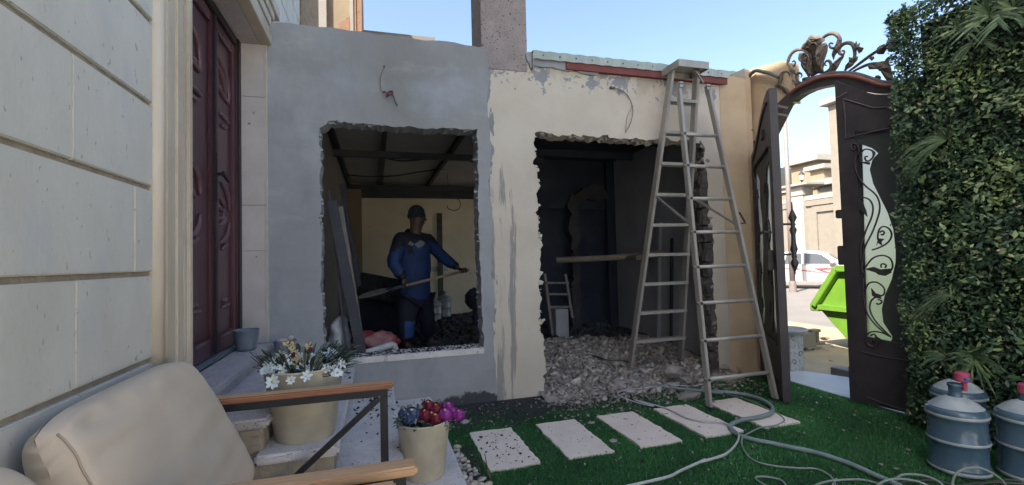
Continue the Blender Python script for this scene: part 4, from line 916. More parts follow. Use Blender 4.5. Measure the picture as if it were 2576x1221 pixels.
for i, pts in enumerate(([(570, 370), (620, 300), (690, 200), (740, 150), (790, 165), (850, 160), (900, 185), (940, 195), (945, 240), (900, 270), (860, 320), (830, 390), (780, 420), (700, 400), (640, 370)],
    [(560, 430), (620, 420), (690, 420), (740, 480), (748, 600), (745, 760), (700, 800), (660, 740), (630, 690), (640, 600), (590, 560), (550, 500)],
    [(850, 330), (900, 280), (960, 270), (990, 320), (985, 400), (960, 480), (930, 560), (920, 660), (930, 720), (880, 715), (800, 700), (770, 600), (790, 500), (820, 420)],
    [(1160, 180), (1205, 230), (1195, 320), (1150, 400), (1100, 470), (1080, 540), (1060, 480), (1070, 400), (1110, 340), (1150, 260)],
    [(1000, 720), (1050, 640), (1100, 550), (1180, 490), (1240, 460), (1190, 560), (1150, 640), (1100, 715)],
    [(1390, 300), (1430, 250), (1440, 310), (1480, 270), (1470, 330), (1540, 350), (1510, 410), (1460, 440), (1450, 380), (1410, 400)], [(1395, 520), (1450, 480), (1440, 540), (1400, 580), (1320, 660), (1240, 690), (1260, 630), (1310, 600), (1310, 490), (1370, 500)],
    [(1610, 500), (1690, 480), (1700, 510), (1660, 550)], [(1720, 420), (1780, 320), (1860, 290), (1850, 340), (1900, 240), (1980, 200), (2040, 215), (2050, 320), (1960, 420), (1920, 400), (1900, 345), (1840, 450), (1760, 450)],
    [(1600, 625), (1700, 600), (1790, 560), (1860, 550), (1890, 620), (1940, 650), (1980, 760), (1990, 850), (1900, 860), (1930, 720), (1870, 740), (1850, 680), (1780, 710), (1740, 650), (1660, 640), (1620, 680)],
    [(390, 640), (440, 660), (490, 690), (510, 780), (490, 760), (420, 720)], [(440, 840), (500, 850), (560, 880), (590, 890), (500, 950), (470, 890)], [(180, 940), (240, 880), (300, 830), (320, 720), (250, 760), (265, 860), (290, 960), (400, 1000), (400, 1060), (320, 1030), (260, 960)], [(600, 820), (700, 790), (760, 790), (700, 830), (600, 870)])):
    plate(pts, i + 3, x=GX - .004 - .002 * i, bulge=.05 if i < 3 else .02, name='crest_medallion' if i < 3 else 'crest_leaf')
plate([(690, 400), (780, 380), (870, 330), (900, 480), (880, 600), (900, 720), (850, 740), (745, 800), (745, 600), (750, 480)], 77, m='gate_metal', x=GX + .01, bulge=.02, name='crest_medallion')
for pts in ([(590, 560), (600, 480), (640, 440), (690, 470), (700, 560), (680, 640), (700, 740)], [(640, 560), (660, 500), (690, 520)], [(860, 640), (880, 520), (920, 400), (960, 330), (975, 300)], [(900, 700), (900, 600), (940, 500), (950, 400)], [(650, 300), (700, 240), (760, 210), (830, 220), (880, 200)], [(700, 360), (740, 300), (800, 280), (830, 320)], [(660, 360), (700, 330)], [(720, 230), (740, 180), (770, 190)]): cr(pts, .011, x=GX - .045, name='crest_vein')
# cables tied along the arch and looping on the wall
def cab(name, pts, r, m, label, x=3.80):
    P = smooth_path([onx(u, v, x) for u, v in pts], 6); mb = MB(); mb.tube(P, r, 8); return solo(name, mb, m, label, 'cable', smooth=True)
arcp = cv(3050, 100, s5, [(2080, 900), (1900, 930), (1750, 900), (1600, 850), (1450, 800), (1300, 775), (1150, 775), (1000, 785), (880, 805), (760, 850), (650, 900), (520, 970), (430, 1040)])
cab('red_conduit', arcp, .018, 'conduit_red', 'orange red conduit following the top of the gate arch')
arcg = cv(3050, 100, s5, [(2080, 880), (1850, 880), (1650, 820), (1500, 770), (1350, 740), (1150, 735), (1000, 750), (850, 790), (760, 815), (640, 880), (520, 960)])
cab('grey_conduit', arcg, .017, 'conduit_grey', 'grey conduit above the orange one along the gate arch', x=3.815)
lw = cv(2850, 250, 1.743, [(215, 420), (240, 470), (262, 492)]); 
cab('red_conduit', cv(2850, 250, 1.743, [(268, 490), (240, 460), (225, 420), (212, 330), (205, 250), (208, 190), (225, 140), (250, 95), (290, 62)]), .02, 'conduit_red', 'red conduit hanging in a loop on the cream wall beside the gate', x=3.80)
cab('grey_conduit', cv(2850, 250, 1.743, [(272, 480), (250, 420), (232, 340), (228, 250), (232, 170), (252, 105), (295, 60), (350, 66), (410, 80), (460, 105)]), .017, 'conduit_grey', 'grey conduit looping over the wall top down beside the red one', x=3.79)
for (u, v) in cv(2850, 250, 1.743, [(220, 255), (232, 400), (240, 110), (222, 180)]):
    p = onx(u, v, 3.795); mb = MB(); mb.tube([p + Vector((-.01, .045, .004)), p + Vector((-.03, 0, 0)), p + Vector((-.01, -.045, -.004))], .004, 6); tag(solo('cable_tie', mb, 'pvc', 'white tie around the looping conduits', 'cable tie'), 'pale tie holding the looping conduits on the cream wall', 'cable tie', 'cable ties')

# ================================================================== HEDGE PANEL
hedge = thing('leaf_wall_panel', 'tall artificial green leaf wall at the right edge', 'green wall', (3.72, 1.6, 0))
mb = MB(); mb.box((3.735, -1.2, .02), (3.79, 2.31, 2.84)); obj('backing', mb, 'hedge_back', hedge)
Nl = 64000
ly = -.6 + 3.06 * rng.random(Nl); lz = 0.02 + 2.94 * rng.random(Nl)
def relief(y, z): return .075 * noise.noise(Vector((y * 2.1, z * 2.1, 4))) + .05 * noise.noise(Vector((y * 6, z * 6, 9)))
rl = np.array([relief(a, b) for a, b in zip(ly, lz)])
depth = rng.random(Nl) ** .7 * .10
edge = rng.normal(0, .012, Nl)
ly = ly + edge; pos = np.stack([3.70 - rl - depth * .9, ly, lz], 1)
# clumps hanging over the gate edge
ce = rng.random(Nl) < .07; pos[ce, 1] = 2.44 - np.abs(rng.normal(0, .05, ce.sum())) + .02 * np.sin(pos[ce, 2] * 9); pos[ce, 0] = 3.60 + .2 * rng.random(ce.sum())
ce = rng.random(Nl) < .05; pos[ce, 2] = 2.93 + rng.normal(0, .025, ce.sum()); pos[ce, 0] = 3.60 + .2 * rng.random(ce.sum())
def leaves(pos, size, nrm, spread, tintf):
    n = len(pos); N_ = nrm + rng.normal(0, spread, (n, 3)); N_ /= np.linalg.norm(N_, axis=1)[:, None]
    A = np.cross(N_, rng.normal(0, 1, (n, 3))); A /= np.linalg.norm(A, axis=1)[:, None]; B = np.cross(N_, A)
    s_ = size[:, None]; V = np.empty((n, 4, 3)); V[:, 0] = pos - A * s_; V[:, 1] = pos + B * s_ * .5 - N_ * s_ * .2; V[:, 2] = pos + A * s_; V[:, 3] = pos - B * s_ * .5 - N_ * s_ * .2
    F = np.arange(n * 4).reshape(-1, 4); F = np.concatenate([F[:, [0, 1, 2]], F[:, [0, 2, 3]]]); t = tintf; return V.reshape(-1, 3), F, np.concatenate([t, t])
sz = rng.uniform(.010, .021, Nl) * (1 + (rng.random(Nl) < .06) * .7)
cl = np.array([noise.noise(Vector((a * 4.5, b * 4.5, 7))) for a, b in zip(pos[:, 1], pos[:, 2])])
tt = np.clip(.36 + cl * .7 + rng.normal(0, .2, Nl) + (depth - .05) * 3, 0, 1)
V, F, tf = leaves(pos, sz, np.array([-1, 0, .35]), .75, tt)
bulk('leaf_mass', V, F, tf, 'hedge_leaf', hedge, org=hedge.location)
def species(n, szr, thr, seed, tr, spread, off):
    r = np.random.default_rng(seed); y = -.5 + 2.93 * r.random(n); z = .03 + 2.9 * r.random(n)
    k = np.array([noise.noise(Vector((a * 2.6 + seed, b_ * 2.6, seed))) > thr for a, b_ in zip(y, z)]); y, z = y[k], z[k]; m_ = len(y)
    rl_ = np.array([relief(a, b_) for a, b_ in zip(y, z)]); p_ = np.stack([3.70 - rl_ - off - .05 * r.random(m_), y, z], 1)
    return leaves(p_, r.uniform(*szr, m_), np.array([-1, 0, .5]), spread, np.clip(r.normal(tr[0], tr[1], m_), 0, 1))
for (n_, szr, thr, sd3, tr_, sp_, off, m_, nm_) in ((9000, (.009, .016), .12, 3, (.85, .2), .6, .06, 'hedge_leaf', 'light_leaf_mass'), (5000, (.020, .032), .22, 8, (.5, .3), .5, .07, 'hedge_leaf', 'broad_leaf_mass'), (500, (.010, .018), -.5, 12, (.5, .4), .8, .07, 'dead_leaf', 'withered_leaf_mass')):
    V, F, tf = species(n_, szr, thr, sd3, tr_, sp_, off); bulk(nm_, V, F, tf, m_, hedge, org=hedge.location)
def tuft(u, v, n, L, w, droop, dirs, m='frond', seed=0, name='grass_tuft', lab=None, x=3.60):
    r = np.random.default_rng(seed); c = np.array(onx(u, v, x)); V = []; F = []; T_ = []; o = 0
    for k in range(n):
        a = r.uniform(*dirs); d = np.array([-.35 - .4 * r.random(), math.cos(a), math.sin(a)]); d /= np.linalg.norm(d); l = L * r.uniform(.6, 1.1)
        sd_ = np.cross(d, [-1, 0, 0.2]); sd_ /= np.linalg.norm(sd_); segs = 5; ww = w * r.uniform(.7, 1.2)
        for i in range(segs + 1):
            t = i / segs; p = c + d * l * t + np.array([.15 * t * t * L, 0, -droop * t * t * l]); k2 = ww * (math.sin(math.pi * min(1, .12 + .88 * t)) * .9 + .08)
            V += [p - sd_ * k2, p + sd_ * k2]
            if i < segs: F.append([o + 2 * i, o + 2 * i + 1, o + 2 * i + 3, o + 2 * i + 2]); T_.append(np.clip(r.normal(.45, .25), 0, 1))
        o += 2 * (segs + 1)
    b = bulk(name, np.array(V), np.array(F), np.array(T_), m, hedge, kind=None, org=hedge.location)
    if lab: b['label'] = lab
tuft(2380, 355, 80, .30, .0026, .7, (-.6, 2.3), seed=1, lab='grassy tuft drooping over the gate post'); tuft(2395, 745, 70, .27, .0026, .9, (-.5, 2.0), seed=2, lab='drooping grassy tuft above the bottles')
tuft(2390, 900, 34, .20, .008, .45, (-.4, 3.3), seed=3, name='palm_frond'); tuft(2450, 900, 30, .20, .008, .5, (-3, 3), seed=9, name='palm_frond')
tuft(2490, 40, 30, .20, .009, .3, (-1, 4.2), seed=4, name='palm_frond'); tuft(2420, 75, 26, .17, .008, .4, (0, 4), seed=5, name='palm_frond'); tuft(2550, 30, 26, .20, .009, .3, (-1, 4.2), seed=6, name='palm_frond')
tuft(2455, 110, 40, .16, .003, .8, (-.6, 3.3), seed=12)
tuft(2262, 90, 16, .12, .006, .3, (-1, 2.4), seed=7, x=3.68)
# pale broad leaves
for i, (u, v) in enumerate(((2520, 250), (2545, 262), (2500, 265), (2510, 435), (2540, 430), (2470, 490), (2455, 470), (2380, 590), (2470, 700), (2350, 250), (2290, 280), (2440, 620), (2530, 640), (2360, 500))):
    r = np.random.default_rng(40 + i); n_ = 9; pos = np.array(onx(u, v, 3.58))[None] + r.normal(0, .035, (n_, 3)); V, F, tf = leaves(pos, r.uniform(.016, .028, n_), np.array([-1, 0, .5]), .6, r.uniform(.5, 1, n_)); bulk('leaf_sprig', V, F, tf, 'frond', hedge, kind=None, org=hedge.location)

# ================================================================== WATER BOTTLES
def bottle(p, label, m='bottle_blue', neck=True, sc=1, rim_='bottle_dust', group='large water bottles'):
    t = thing('water_bottle', label, 'water bottle', p, group)
    R_ = .135 * sc
    pr = [(.10, 0), (.122, .008), (.134, .03), (.132, .05), (.124, .065), (.125, .15), (.126, .165), (.134, .175), (.1345, .195), (.127, .206), (.126, .29), (.127, .30), (.134, .312), (.1355, .335), (.130, .352), (.118, .362), (.112, .364), (.095, .382), (.065, .402), (.035, .415)]
    mb = MB(); mb.lathe(p, [(r * sc, z * sc) for r, z in pr], 40); obj('body', mb, m, t, smooth=True)
    for z0, r in ((.028, .1348), (.185, .1352), (.324, .1362)):
        mb = MB(); mb.lathe(p, [((r - .004) * sc, (z0 - .012) * sc), (r * sc, (z0 - .006) * sc), ((r + .001) * sc, z0 * sc), (r * sc, (z0 + .006) * sc), ((r - .004) * sc, (z0 + .012) * sc)], 40, cap=False); obj('rib', mb, rim_, t, smooth=True)
    mb = MB(); mb.lathe(p, [((.1185) * sc, .3635 * sc), (.112 * sc, .3665 * sc), (.095 * sc, .3845 * sc), (.065 * sc, .405 * sc), (.034 * sc, .4175 * sc)], 40, cap=False); obj('shoulder', mb, rim_, t, smooth=True)
    if neck: mb = MB(); mb.lathe(p, [(.033 * sc, .405 * sc), (.029 * sc, .43 * sc), (.028 * sc, .468 * sc), (.033 * sc, .473 * sc), (.033 * sc, .488 * sc), (.024 * sc, .488 * sc), (.024 * sc, .44 * sc)], 24, cap=False); obj('neck', mb, m, t, smooth=True)
    return t
pb = onz(2414, 1186, 0); b1 = bottle((pb.x, pb.y, 0), 'blue water bottle in front of the leaf wall, red cap flipped open')
cp = Vector((pb.x + .012, pb.y - .02, .50)); mb = MB(); mb.lathe(cp + Vector((.01, -.005, .002)), [(.031, 0), (.034, .006), (.034, .045), (.028, .05)], 20); mb.lathe(cp + Vector((.033, .0, -.055)), [(.012, 0), (.014, .05)], 10)
obj('cap', mb, 'bottle_cap', b1, smooth=False)
mb = MB(); c = cp + Vector((-.005, -.036, .022)); mb.lathe(c, [(.011, -.008), (.012, 0), (.011, .008)], 12); obj('cap_seal', mb, 'label_blue', b1)
bottle((onz(2418, 1124, 0).x, onz(2418, 1124, 0).y, 0), 'water bottle half hidden behind the one with the red cap', neck=False)
b3 = bottle((pb.x + .245, pb.y - .185, 0), 'water bottle cut off by the right edge of the photo')
mb = MB(); mb.lathe((pb.x + .245, pb.y - .185, .455), [(.034, 0), (.036, .01), (.036, .045), (.03, .05)], 20); obj('cap', mb, 'bottle_cap', b3)
bottle(tuple(onz(1118, 812, .2)[:2]) + (.17,) if False else (ony(1118, 800, 8.8).x, 8.8, .2), 'clear empty water bottle against the cream back wall', m='bottle_clear', rim_='bottle_clear', group='bottles inside the room')
bottle((ony(1093, 800, 8.4).x, 8.4, .15), 'clear bottle half hidden behind the legs of the worker', m='bottle_clear', rim_='bottle_clear', group='bottles inside the room')

# ================================================================== HOSES AND WIRES
c7 = lambda p: cv(2800, 1400, 1.9877, p); cz2 = lambda p: cv(2000, 900, 1.628, p); c8 = lambda p: cv(1700, 1500, 2.1467, p)
def hose(name, pts, r, m, label, cat='hose', zf=None, n=8, flat=1, ngrp=None):
    P = smooth_path([onz(u, v, (zf[i] if zf else r + .012)) for i, (u, v) in enumerate(pts)], 7); mb = MB(); mb.tube(P, r, n, flat=flat); return solo(name, mb, m, label, cat, smooth=True)
pts = c7([(1640, 1110), (1540, 1060), (1400, 1000), (1200, 910), (1000, 840), (850, 800), (700, 770), (560, 740), (430, 715), (340, 690), (260, 650), (235, 615), (260, 585), (350, 555), (460, 535), (550, 510), (577, 480), (560, 440), (500, 400), (400, 365), (250, 340), (100, 330)]) + cz2([(1450, 1095), (1300, 1080), (1150, 1065), (1050, 1050), (960, 1020), (850, 992), (870, 962), (940, 920), (950, 880), (920, 838), (870, 842)])
hose('garden_hose', pts, .0155, 'hose_green', 'thick grey green hose winding from the rubble across tiles and turf', zf=[.022] * 12 + [.034] * 10 + [.03] * 5 + [.04, .06, .08, .10, .13, .15])
pts = cz2([(1500, 985), (1400, 1010), (1330, 1035), (1240, 1050), (1100, 1042), (950, 1060), (800, 1080), (770, 1092), (782, 1115), (900, 1160), (1000, 1180)]) + c8([(1800, 215), (1900, 240), (2080, 290), (2250, 370), (2400, 403)]) + c7([(0, 565), (100, 572), (180, 580), (240, 610), (300, 660), (305, 710), (270, 770), (200, 830), (100, 865), (0, 890)]) + c8([(2400, 730), (2200, 820), (2100, 870), (1900, 920), (1700, 965)])
hose('white_hose', pts, .0085, 'hose_white', 'thin pale flat hose looping over the fourth tile and down to the lower edge', flat=.6, zf=[.025] * 16 + [.03] * 6 + [.03] * 9)
hose('thin_cable', c7([(590, 490), (650, 530), (668, 565), (600, 600), (480, 620), (400, 655), (350, 685), (330, 720), (340, 780), (400, 860), (500, 905), (650, 930), (800, 940), (920, 945), (1000, 980), (1050, 1020), (1080, 1090)]), .0055, 'wire_pale', 'thin grey green cable curling right of the fifth tile and across the turf', 'cable')
hose('thin_cable', c7([(200, 350), (330, 380), (440, 420), (530, 465), (590, 492)]), .0045, 'wire_pale', 'thin cable running beside the hose over the last tile', 'cable', zf=[.02] * 5)
hose('thin_cable', cz2([(1090, 940), (1170, 1000), (1260, 1055), (1330, 1075), (1420, 1100)]), .0045, 'wire_dark', 'thin dark cable trailing out of the rubble towards the ladder', 'cable', zf=[.10, .06, .04, .02, .02])
hose('coiled_cable', c7([(720, 1120), (680, 1075), (640, 1035), (550, 1012), (460, 1008), (445, 1030), (520, 1080), (560, 1110)]), .006, 'wire_pale', 'cable loop lying flat on the turf at the lower edge', 'cable')
hose('coiled_cable', c7([(860, 1110), (960, 1060), (1080, 1038), (1250, 1030), (1350, 1045), (1450, 1080), (1480, 1120)]), .0065, 'wire_pale', 'wide cable arc on the turf left of the bottles', 'cable')
hose('coiled_cable', c7([(1380, 1110), (1450, 1050), (1560, 1025), (1700, 1040), (1800, 1075), (1850, 1120)]), .0065, 'wire_pale', 'pale cable coil just left of the bottles', 'cable', zf=[.02, .03, .04, .04, .03, .02])
hose('coiled_cable', c7([(1555, 1040), (1590, 1000), (1680, 988), (1800, 1005), (1900, 1050), (1960, 1110)]), .006, 'wire_pale', 'raised cable loop touching the first bottle', 'cable', zf=[.03, .04, .05, .05, .04, .02])
hose('coiled_cable', c7([(2010, 1110), (2010, 1040), (2040, 980), (2120, 942), (2220, 938), (2320, 980), (2400, 1040), (2440, 1100)]), .006, 'wire_pale', 'tall cable loop standing in front of the bottles', 'cable', zf=[.02, .06, .10, .12, .12, .10, .06, .02])
hose('coiled_cable', c7([(2180, 1110), (2250, 1065), (2350, 1045), (2480, 1035), (2570, 1060)]), .006, 'wire_dark', 'dark cable arc at the lower right corner', 'cable')
hose('coiled_cable', c7([(1500, 1110), (1580, 1060), (1720, 1040), (1880, 1040), (2040, 1080), (2200, 1060), (2400, 1055), (2600, 1070)]), .006, 'wire_dark', 'dark cable snaking along the foot of the bottles', 'cable')
def bh(pts, r, m, label): hose('black_cable', cz2(pts), r, m, label, 'cable', zf=[.16 + .0 * i for i in range(len(pts))])
bh([(300, 815), (400, 835), (520, 840), (620, 855), (700, 880), (800, 885), (840, 895)], .008, 'wire_dark', 'black cable crossing the rubble inside the doorway')
P = [ony(u, v, YW - .012 - k * .004) for k, (u, v) in enumerate([((1000 + a / 1.3564) * .629, b / 1.3564 * .629) for a, b in ((728, 362), (712, 410), (706, 450), (712, 485), (722, 500), (745, 505), (765, 495), (775, 515), (785, 545), (800, 575))])]
wires = thing('loose_wires', 'loose electrical wires hanging out of the grey cement wall', 'wires', tuple(P[5]))
mb = MB(); mb.tube(smooth_path(P[:6], 5), .003, 5); obj('thin_wire', mb, 'timber_warm', wires)
mb = MB(); mb.tube(smooth_path(P[5:], 5), .0055, 5); obj('dark_wire', mb, 'wire_dark', wires)
q = ony(1248 * 0 + (1000 + 745 / 1.3564) * .629, 512 / 1.3564 * .629, YW - .03)
mb = MB(); mb.tube(smooth_path([q + Vector((-.04, 0, .01)), q + Vector((-.02, -.01, .018)), q + Vector((0, 0, .0)), q + Vector((-.005, 0, -.025)), q + Vector((.01, -.02, -.01)), q + Vector((.04, 0, .0)), q + Vector((.045, 0, .03)), q + Vector((.02, 0, .02))], 5), .005, 6); obj('red_wire', mb, 'wire_red', wires)
mb = MB(); mb.box((q.x - .008, q.y - .02, q.z - .008), (q.x + .022, q.y + .02, q.z + .012)); obj('tape', mb, 'wire_red', wires, bevel=.003)
mb = MB(); mb.lathe(P[0] + Vector((0, .006, 0)), [(.008, -.01), (.008, .01)], 8); obj('wall_hole', mb, 'wire_dark', wires)
c6 = lambda p: [ony(u, v, YW - .02) for u, v in cv(2000, 100, 1.3564, p)]
w3 = thing('looping_wire', 'thin brown wire looping from a box on the cream wall down to the doorway', 'wire', tuple(c6([(600, 335)])[0]))
mb = MB(); mb.tube(smooth_path(c6([(605, 340), (650, 350), (690, 380), (715, 430), (720, 480), (705, 540), (680, 585)]), 5), .0035, 5); obj('wire', mb, 'timber_warm', w3)
mb = MB(); mb.tube(smooth_path(c6([(605, 340), (660, 360), (700, 400), (715, 440), (690, 500), (680, 585)]), 5), .0025, 5); obj('wire', mb, 'timber_warm', w3)
p = c6([(612, 340)])[0]; mb = MB(); mb.box((p.x - .03, YW - .02, p.z - .012), (p.x + .03, YW + .0, p.z + .012)); obj('connector', mb, 'wire_dark', w3, bevel=.004)

# ================================================================== PEBBLE BORDER
pbb = thing('pebble_border', 'border of rounded cream pebbles between the lowest step and the turf', 'pebbles', (.5, 2.6, 0))
mb = MB(); mb.box((.433, 1.6, -.005), (.60, 3.15, .006)); obj('border_soil', mb, 'soil', pbb)
meshes = []
for k in range(10):
    random.seed(100 + k); q = MB(); vs, fs = ICO[2]; sx, sy, sz_ = random.uniform(1.1, 1.6), random.uniform(.75, 1.0), random.uniform(.5, .75)
    q.add([(v[0] * sx * (1 + .15 * noise.noise(Vector(v) + Vector((k, 0, 0)))), v[1] * sy * (1 + .15 * noise.noise(Vector(v) * 1.3 + Vector((0, k, 0)))), v[2] * sz_) for v in vs], fs)
    me = bpy.data.meshes.new('pebble'); me.from_pydata(q.v, [], q.f); me.shade_smooth(); me.materials.append(MATS[('pebble', 'pebble_pale', 'pebble', 'pebble_dark', 'pebble')[k % 5]]); meshes.append(me)
random.seed(11)
placed = []
for k in range(1500):
    y = random.uniform(1.95, 3.12); wd = .035 + (3.15 - y) * .13; x = .455 + random.random() * wd; r = random.uniform(.014, .026) * (.8 + .4 * (3.2 - y) / 1.2)
    lay = 0
    if all((x - a) ** 2 + (y - b_) ** 2 > (1.55 * (r + c_) / 2 * 1.15) ** 2 for a, b_, c_ in placed): placed.append((x, y, r))
for x, y, r in placed[:220]:
    o = bpy.data.objects.new('pebble', random.choice(meshes)); COL.objects.link(o); o.parent = pbb; o.location = (x - .5, y - 2.6, r * .55 + random.uniform(0, .012)); o.scale = (r, r, r); o.rotation_euler = (random.uniform(-.4, .4), random.uniform(-.4, .4), random.uniform(0, 6.28))
mb = MB(); mb.tube([(.60, 2.60, .0), (.585, 2.62, .07), (.575, 2.64, .15)], .003, 5); mb.tube([(.60, 2.60, .0), (.60, 2.56, .06)], .002, 5); solo('dry_stalk', mb, 'stem_brown', 'thin dry stalk sticking up from the pebbles', 'stalk')

# ================================================================== POTS
def pot(name, c, rt, rb, h, m, label, cat='plant pot'):
    t = thing(name, label, cat, c); th = .006
    mb = MB(); mb.lathe(c, [(rb * .96, 0), (rb, .004), (rt * .985, h - .015), (rt, h - .01), (rt + .003, h - .004), (rt + .002, h), (rt - th, h), (rt - th - .002, h - .02), (rt - .02, h - .05)], 56, cap=False); mb.lathe(c, [(rb * .96, .001), (.001, .001)], 40, cap=False); obj('pot', mb, m, t, smooth=True)
    mb = MB(); mb.lathe(c, [(rt - th - .001, h - .045), (rt * .5, h - .035), (.001, h - .03)], 40, cap=False); obj('soil', mb, 'soil', t, smooth=True); return t
def petal_flower(parent, c, nrm, R_, npet, m, mc, name='flower', cup=.25):
    nrm = Vector(nrm).normalized(); a = nrm.orthogonal().normalized(); b = nrm.cross(a); mb = MB(); c = Vector(c); ph = random.uniform(0, 6)
    for k in range(npet):
        t = ph + 6.283 * k / npet + random.uniform(-.1, .1); d = a * math.cos(t) + b * math.sin(t); s_ = nrm.cross(d); L_ = R_ * random.uniform(.85, 1.1); up = cup * random.uniform(.6, 1.4)
        pts = [(0, .06, 0), (.35, .20, up * .5), (.7, .24, up), (1.0, .03, up * .9)]
        vs = []; 
        for q, w, z in pts: p = c + d * L_ * q + nrm * L_ * z; vs += [p - s_ * L_ * w, p + nrm * L_ * -.04, p + s_ * L_ * w]
        mb.add(vs, [(3 * i + j, 3 * i + j + 1, 3 * i + j + 4, 3 * i + j + 3) for i in range(3) for j in range(2)])
    o = obj(name, mb, m, parent, smooth=True, fixn=False)
    if mc: q = MB(); q.rock(c + nrm * R_ * .15, R_ * .2, 1, jit=.1); o2 = bpy.data.objects; mm = obj('flower_centre', q, mc, o, smooth=True)
    return o
ORG_fix = True
_obj = obj
def leaf_blade(mb, base, tip, w, bend=.3):
    base = Vector(base); tip = Vector(tip); d = tip - base; s_ = d.cross(Vector((0, 0, 1))).normalized() if d.cross(Vector((0, 0, 1))).length > 1e-5 else Vector((1, 0, 0)); vs = []
    up = Vector((0, 0, 1)) * d.length * bend
    for t, ww in ((0, .12), (.3, .8), (.6, 1), (.85, .6), (1, .05)):
        p = base + d * t + up * math.sin(math.pi * t); vs += [p - s_ * w * ww, p - Vector((0, 0, w * .3 * ww)), p + s_ * w * ww]
    mb.add(vs, [(3 * i + j, 3 * i + j + 1, 3 * i + j + 4, 3 * i + j + 3) for i in range(4) for j in range(2)])
PC1 = Vector((-.352, 2.555, .405)); random.seed(21)
p1 = pot('flower_pot', tuple(PC1), .187, .137, .345, 'pot_cream', 'big cream pot of white artificial daisies on the stone step')
top1 = PC1 + Vector((0, 0, .33))
mb = MB(); mb2 = MB(); mbs = MB()
for k in range(300):
    a = random.uniform(0, 6.283); r = random.random() ** .5 * .13; b_ = top1 + Vector((r * math.cos(a), r * math.sin(a), -.03)); R2 = random.uniform(.06, .17) ; tip = top1 + Vector(((r + R2 * .6) * math.cos(a) * (1.35 if math.cos(a) > 0 else 1.1), (r + R2 * .5) * math.sin(a), random.uniform(-.01, .11)))
    leaf_blade(mb if k % 3 else mb2, b_ + (tip - b_) * .35, tip, random.uniform(.006, .013), .2); mbs.tube([b_, tip], .0015, 4)
obj('foliage', mb, 'sage_leaf', p1, fixn=False)['kind'] = 'stuff'; obj('foliage', mb2, 'dark_leaf', p1, fixn=False)['kind'] = 'stuff'; obj('stems', mbs, 'dark_leaf', p1, fixn=False)['kind'] = 'stuff'
def at1(u, v): # crop coordinates -> on a dome round the pot
    (U, V_), = cv(1000, 1350, 4.884, [(u, v)]); d = ray(U, V_); y = 2.29 + .30 * max(0, (900 - v) / 700) ; return C0 + d * (y / d.y)
for u, v, R_ in ((620, 640, .038), (1240, 500, .036), (1500, 600, .037), (1100, 760, .038), (450, 870, .045), (800, 840, .03), (1710, 690, .036), (1750, 460, .03), (1800, 520, .034), (1400, 330, .028), (1510, 340, .028), (1560, 265, .026), (1640, 290, .024), (1130, 440, .03), (1190, 370, .03), (330, 520, .028), (400, 560, .028), (310, 640, .03), (270, 660, .026), (450, 500, .028), (480, 620, .028), (1560, 380, .026), (1650, 600, .026), (460, 440, .024), (360, 470, .024), (1620, 720, .018)):
    p = at1(u, v); n_ = (p - top1); n_.z = abs(n_.z) + .05; n_ = n_.normalized() + Vector((0, -.9, .35)); petal_flower(p1, p, n_, R_ * .74, random.choice((6, 7, 8)), 'petal_white', 'petal_yellow' if random.random() < .6 else 'petal_white')
for k in range(26):
    u = min(1700, max(330, random.gauss(1000, 420))); v = random.uniform(360, 760); p = at1(u, v) + Vector((0, .05, 0)); petal_flower(p1, p, Vector((random.uniform(-.7, .7), -.8, random.uniform(.1, .9))), random.uniform(.016, .026), random.choice((5, 6, 7)), 'petal_white', None, name='small_white_flower', cup=random.uniform(.2, .8))
for u, v, R_, m_ in ((570, 370, .022, 'petal_yellow'), (780, 310, .024, 'petal_yellow'), (1110, 230, .025, 'petal_yellow'), (690, 200, .024, 'petal_yellow'), (760, 180, .016, 'petal_crimson'), (840, 210, .024, 'petal_yellow'), (1170, 310, .018, 'petal_crimson'), (1080, 320, .016, 'petal_rust'), (600, 440, .018, 'petal_rust'), (590, 490, .018, 'petal_rust'), (800, 410, .018, 'petal_crimson'), (960, 440, .020, 'petal_yellow'), (990, 510, .018, 'petal_rust'), (780, 620, .02, 'petal_yellow'), (850, 490, .018, 'petal_yellow'), (740, 480, .018, 'stem_brown'), (880, 350, .018, 'petal_yellow'), (1000, 600, .016, 'petal_yellow'), (870, 580, .018, 'petal_yellow'), (910, 510, .016, 'petal_yellow')):
    p = at1(u, v) + Vector((0, .04, 0)); petal_flower(p1, p, Vector((random.uniform(-.5, .5), -.5, .8)), R_, 5, m_, None, name='small_flower', cup=.7)
    q = MB(); q.tube([p, top1 + Vector((random.uniform(-.05, .05), random.uniform(-.05, .05), -.02))], .0016, 4); obj('flower_stem', q, 'stem_brown', p1)
PC2 = Vector((.232, 2.60, .102)); random.seed(22)
p2 = pot('flower_pot', tuple(PC2), .143, .106, .298, 'pot_cream', 'cream pot of blue, crimson and purple globe flowers on the lowest step')
top2 = PC2 + Vector((0, 0, .285)); mb = MB(); mb2 = MB()
for k in range(150):
    a = random.uniform(0, 6.283); r = random.random() ** .5 * .12; b_ = top2 + Vector((r * math.cos(a), r * math.sin(a), -.02)); tip = b_ + Vector((math.cos(a) * .05, math.sin(a) * .05, random.uniform(.0, .06)))
    leaf_blade(mb if k % 2 else mb2, b_, tip, random.uniform(.006, .014), .3)
obj('foliage', mb, 'sage_leaf', p2, fixn=False)['kind'] = 'stuff'; obj('foliage', mb2, 'dark_leaf', p2, fixn=False)['kind'] = 'stuff'
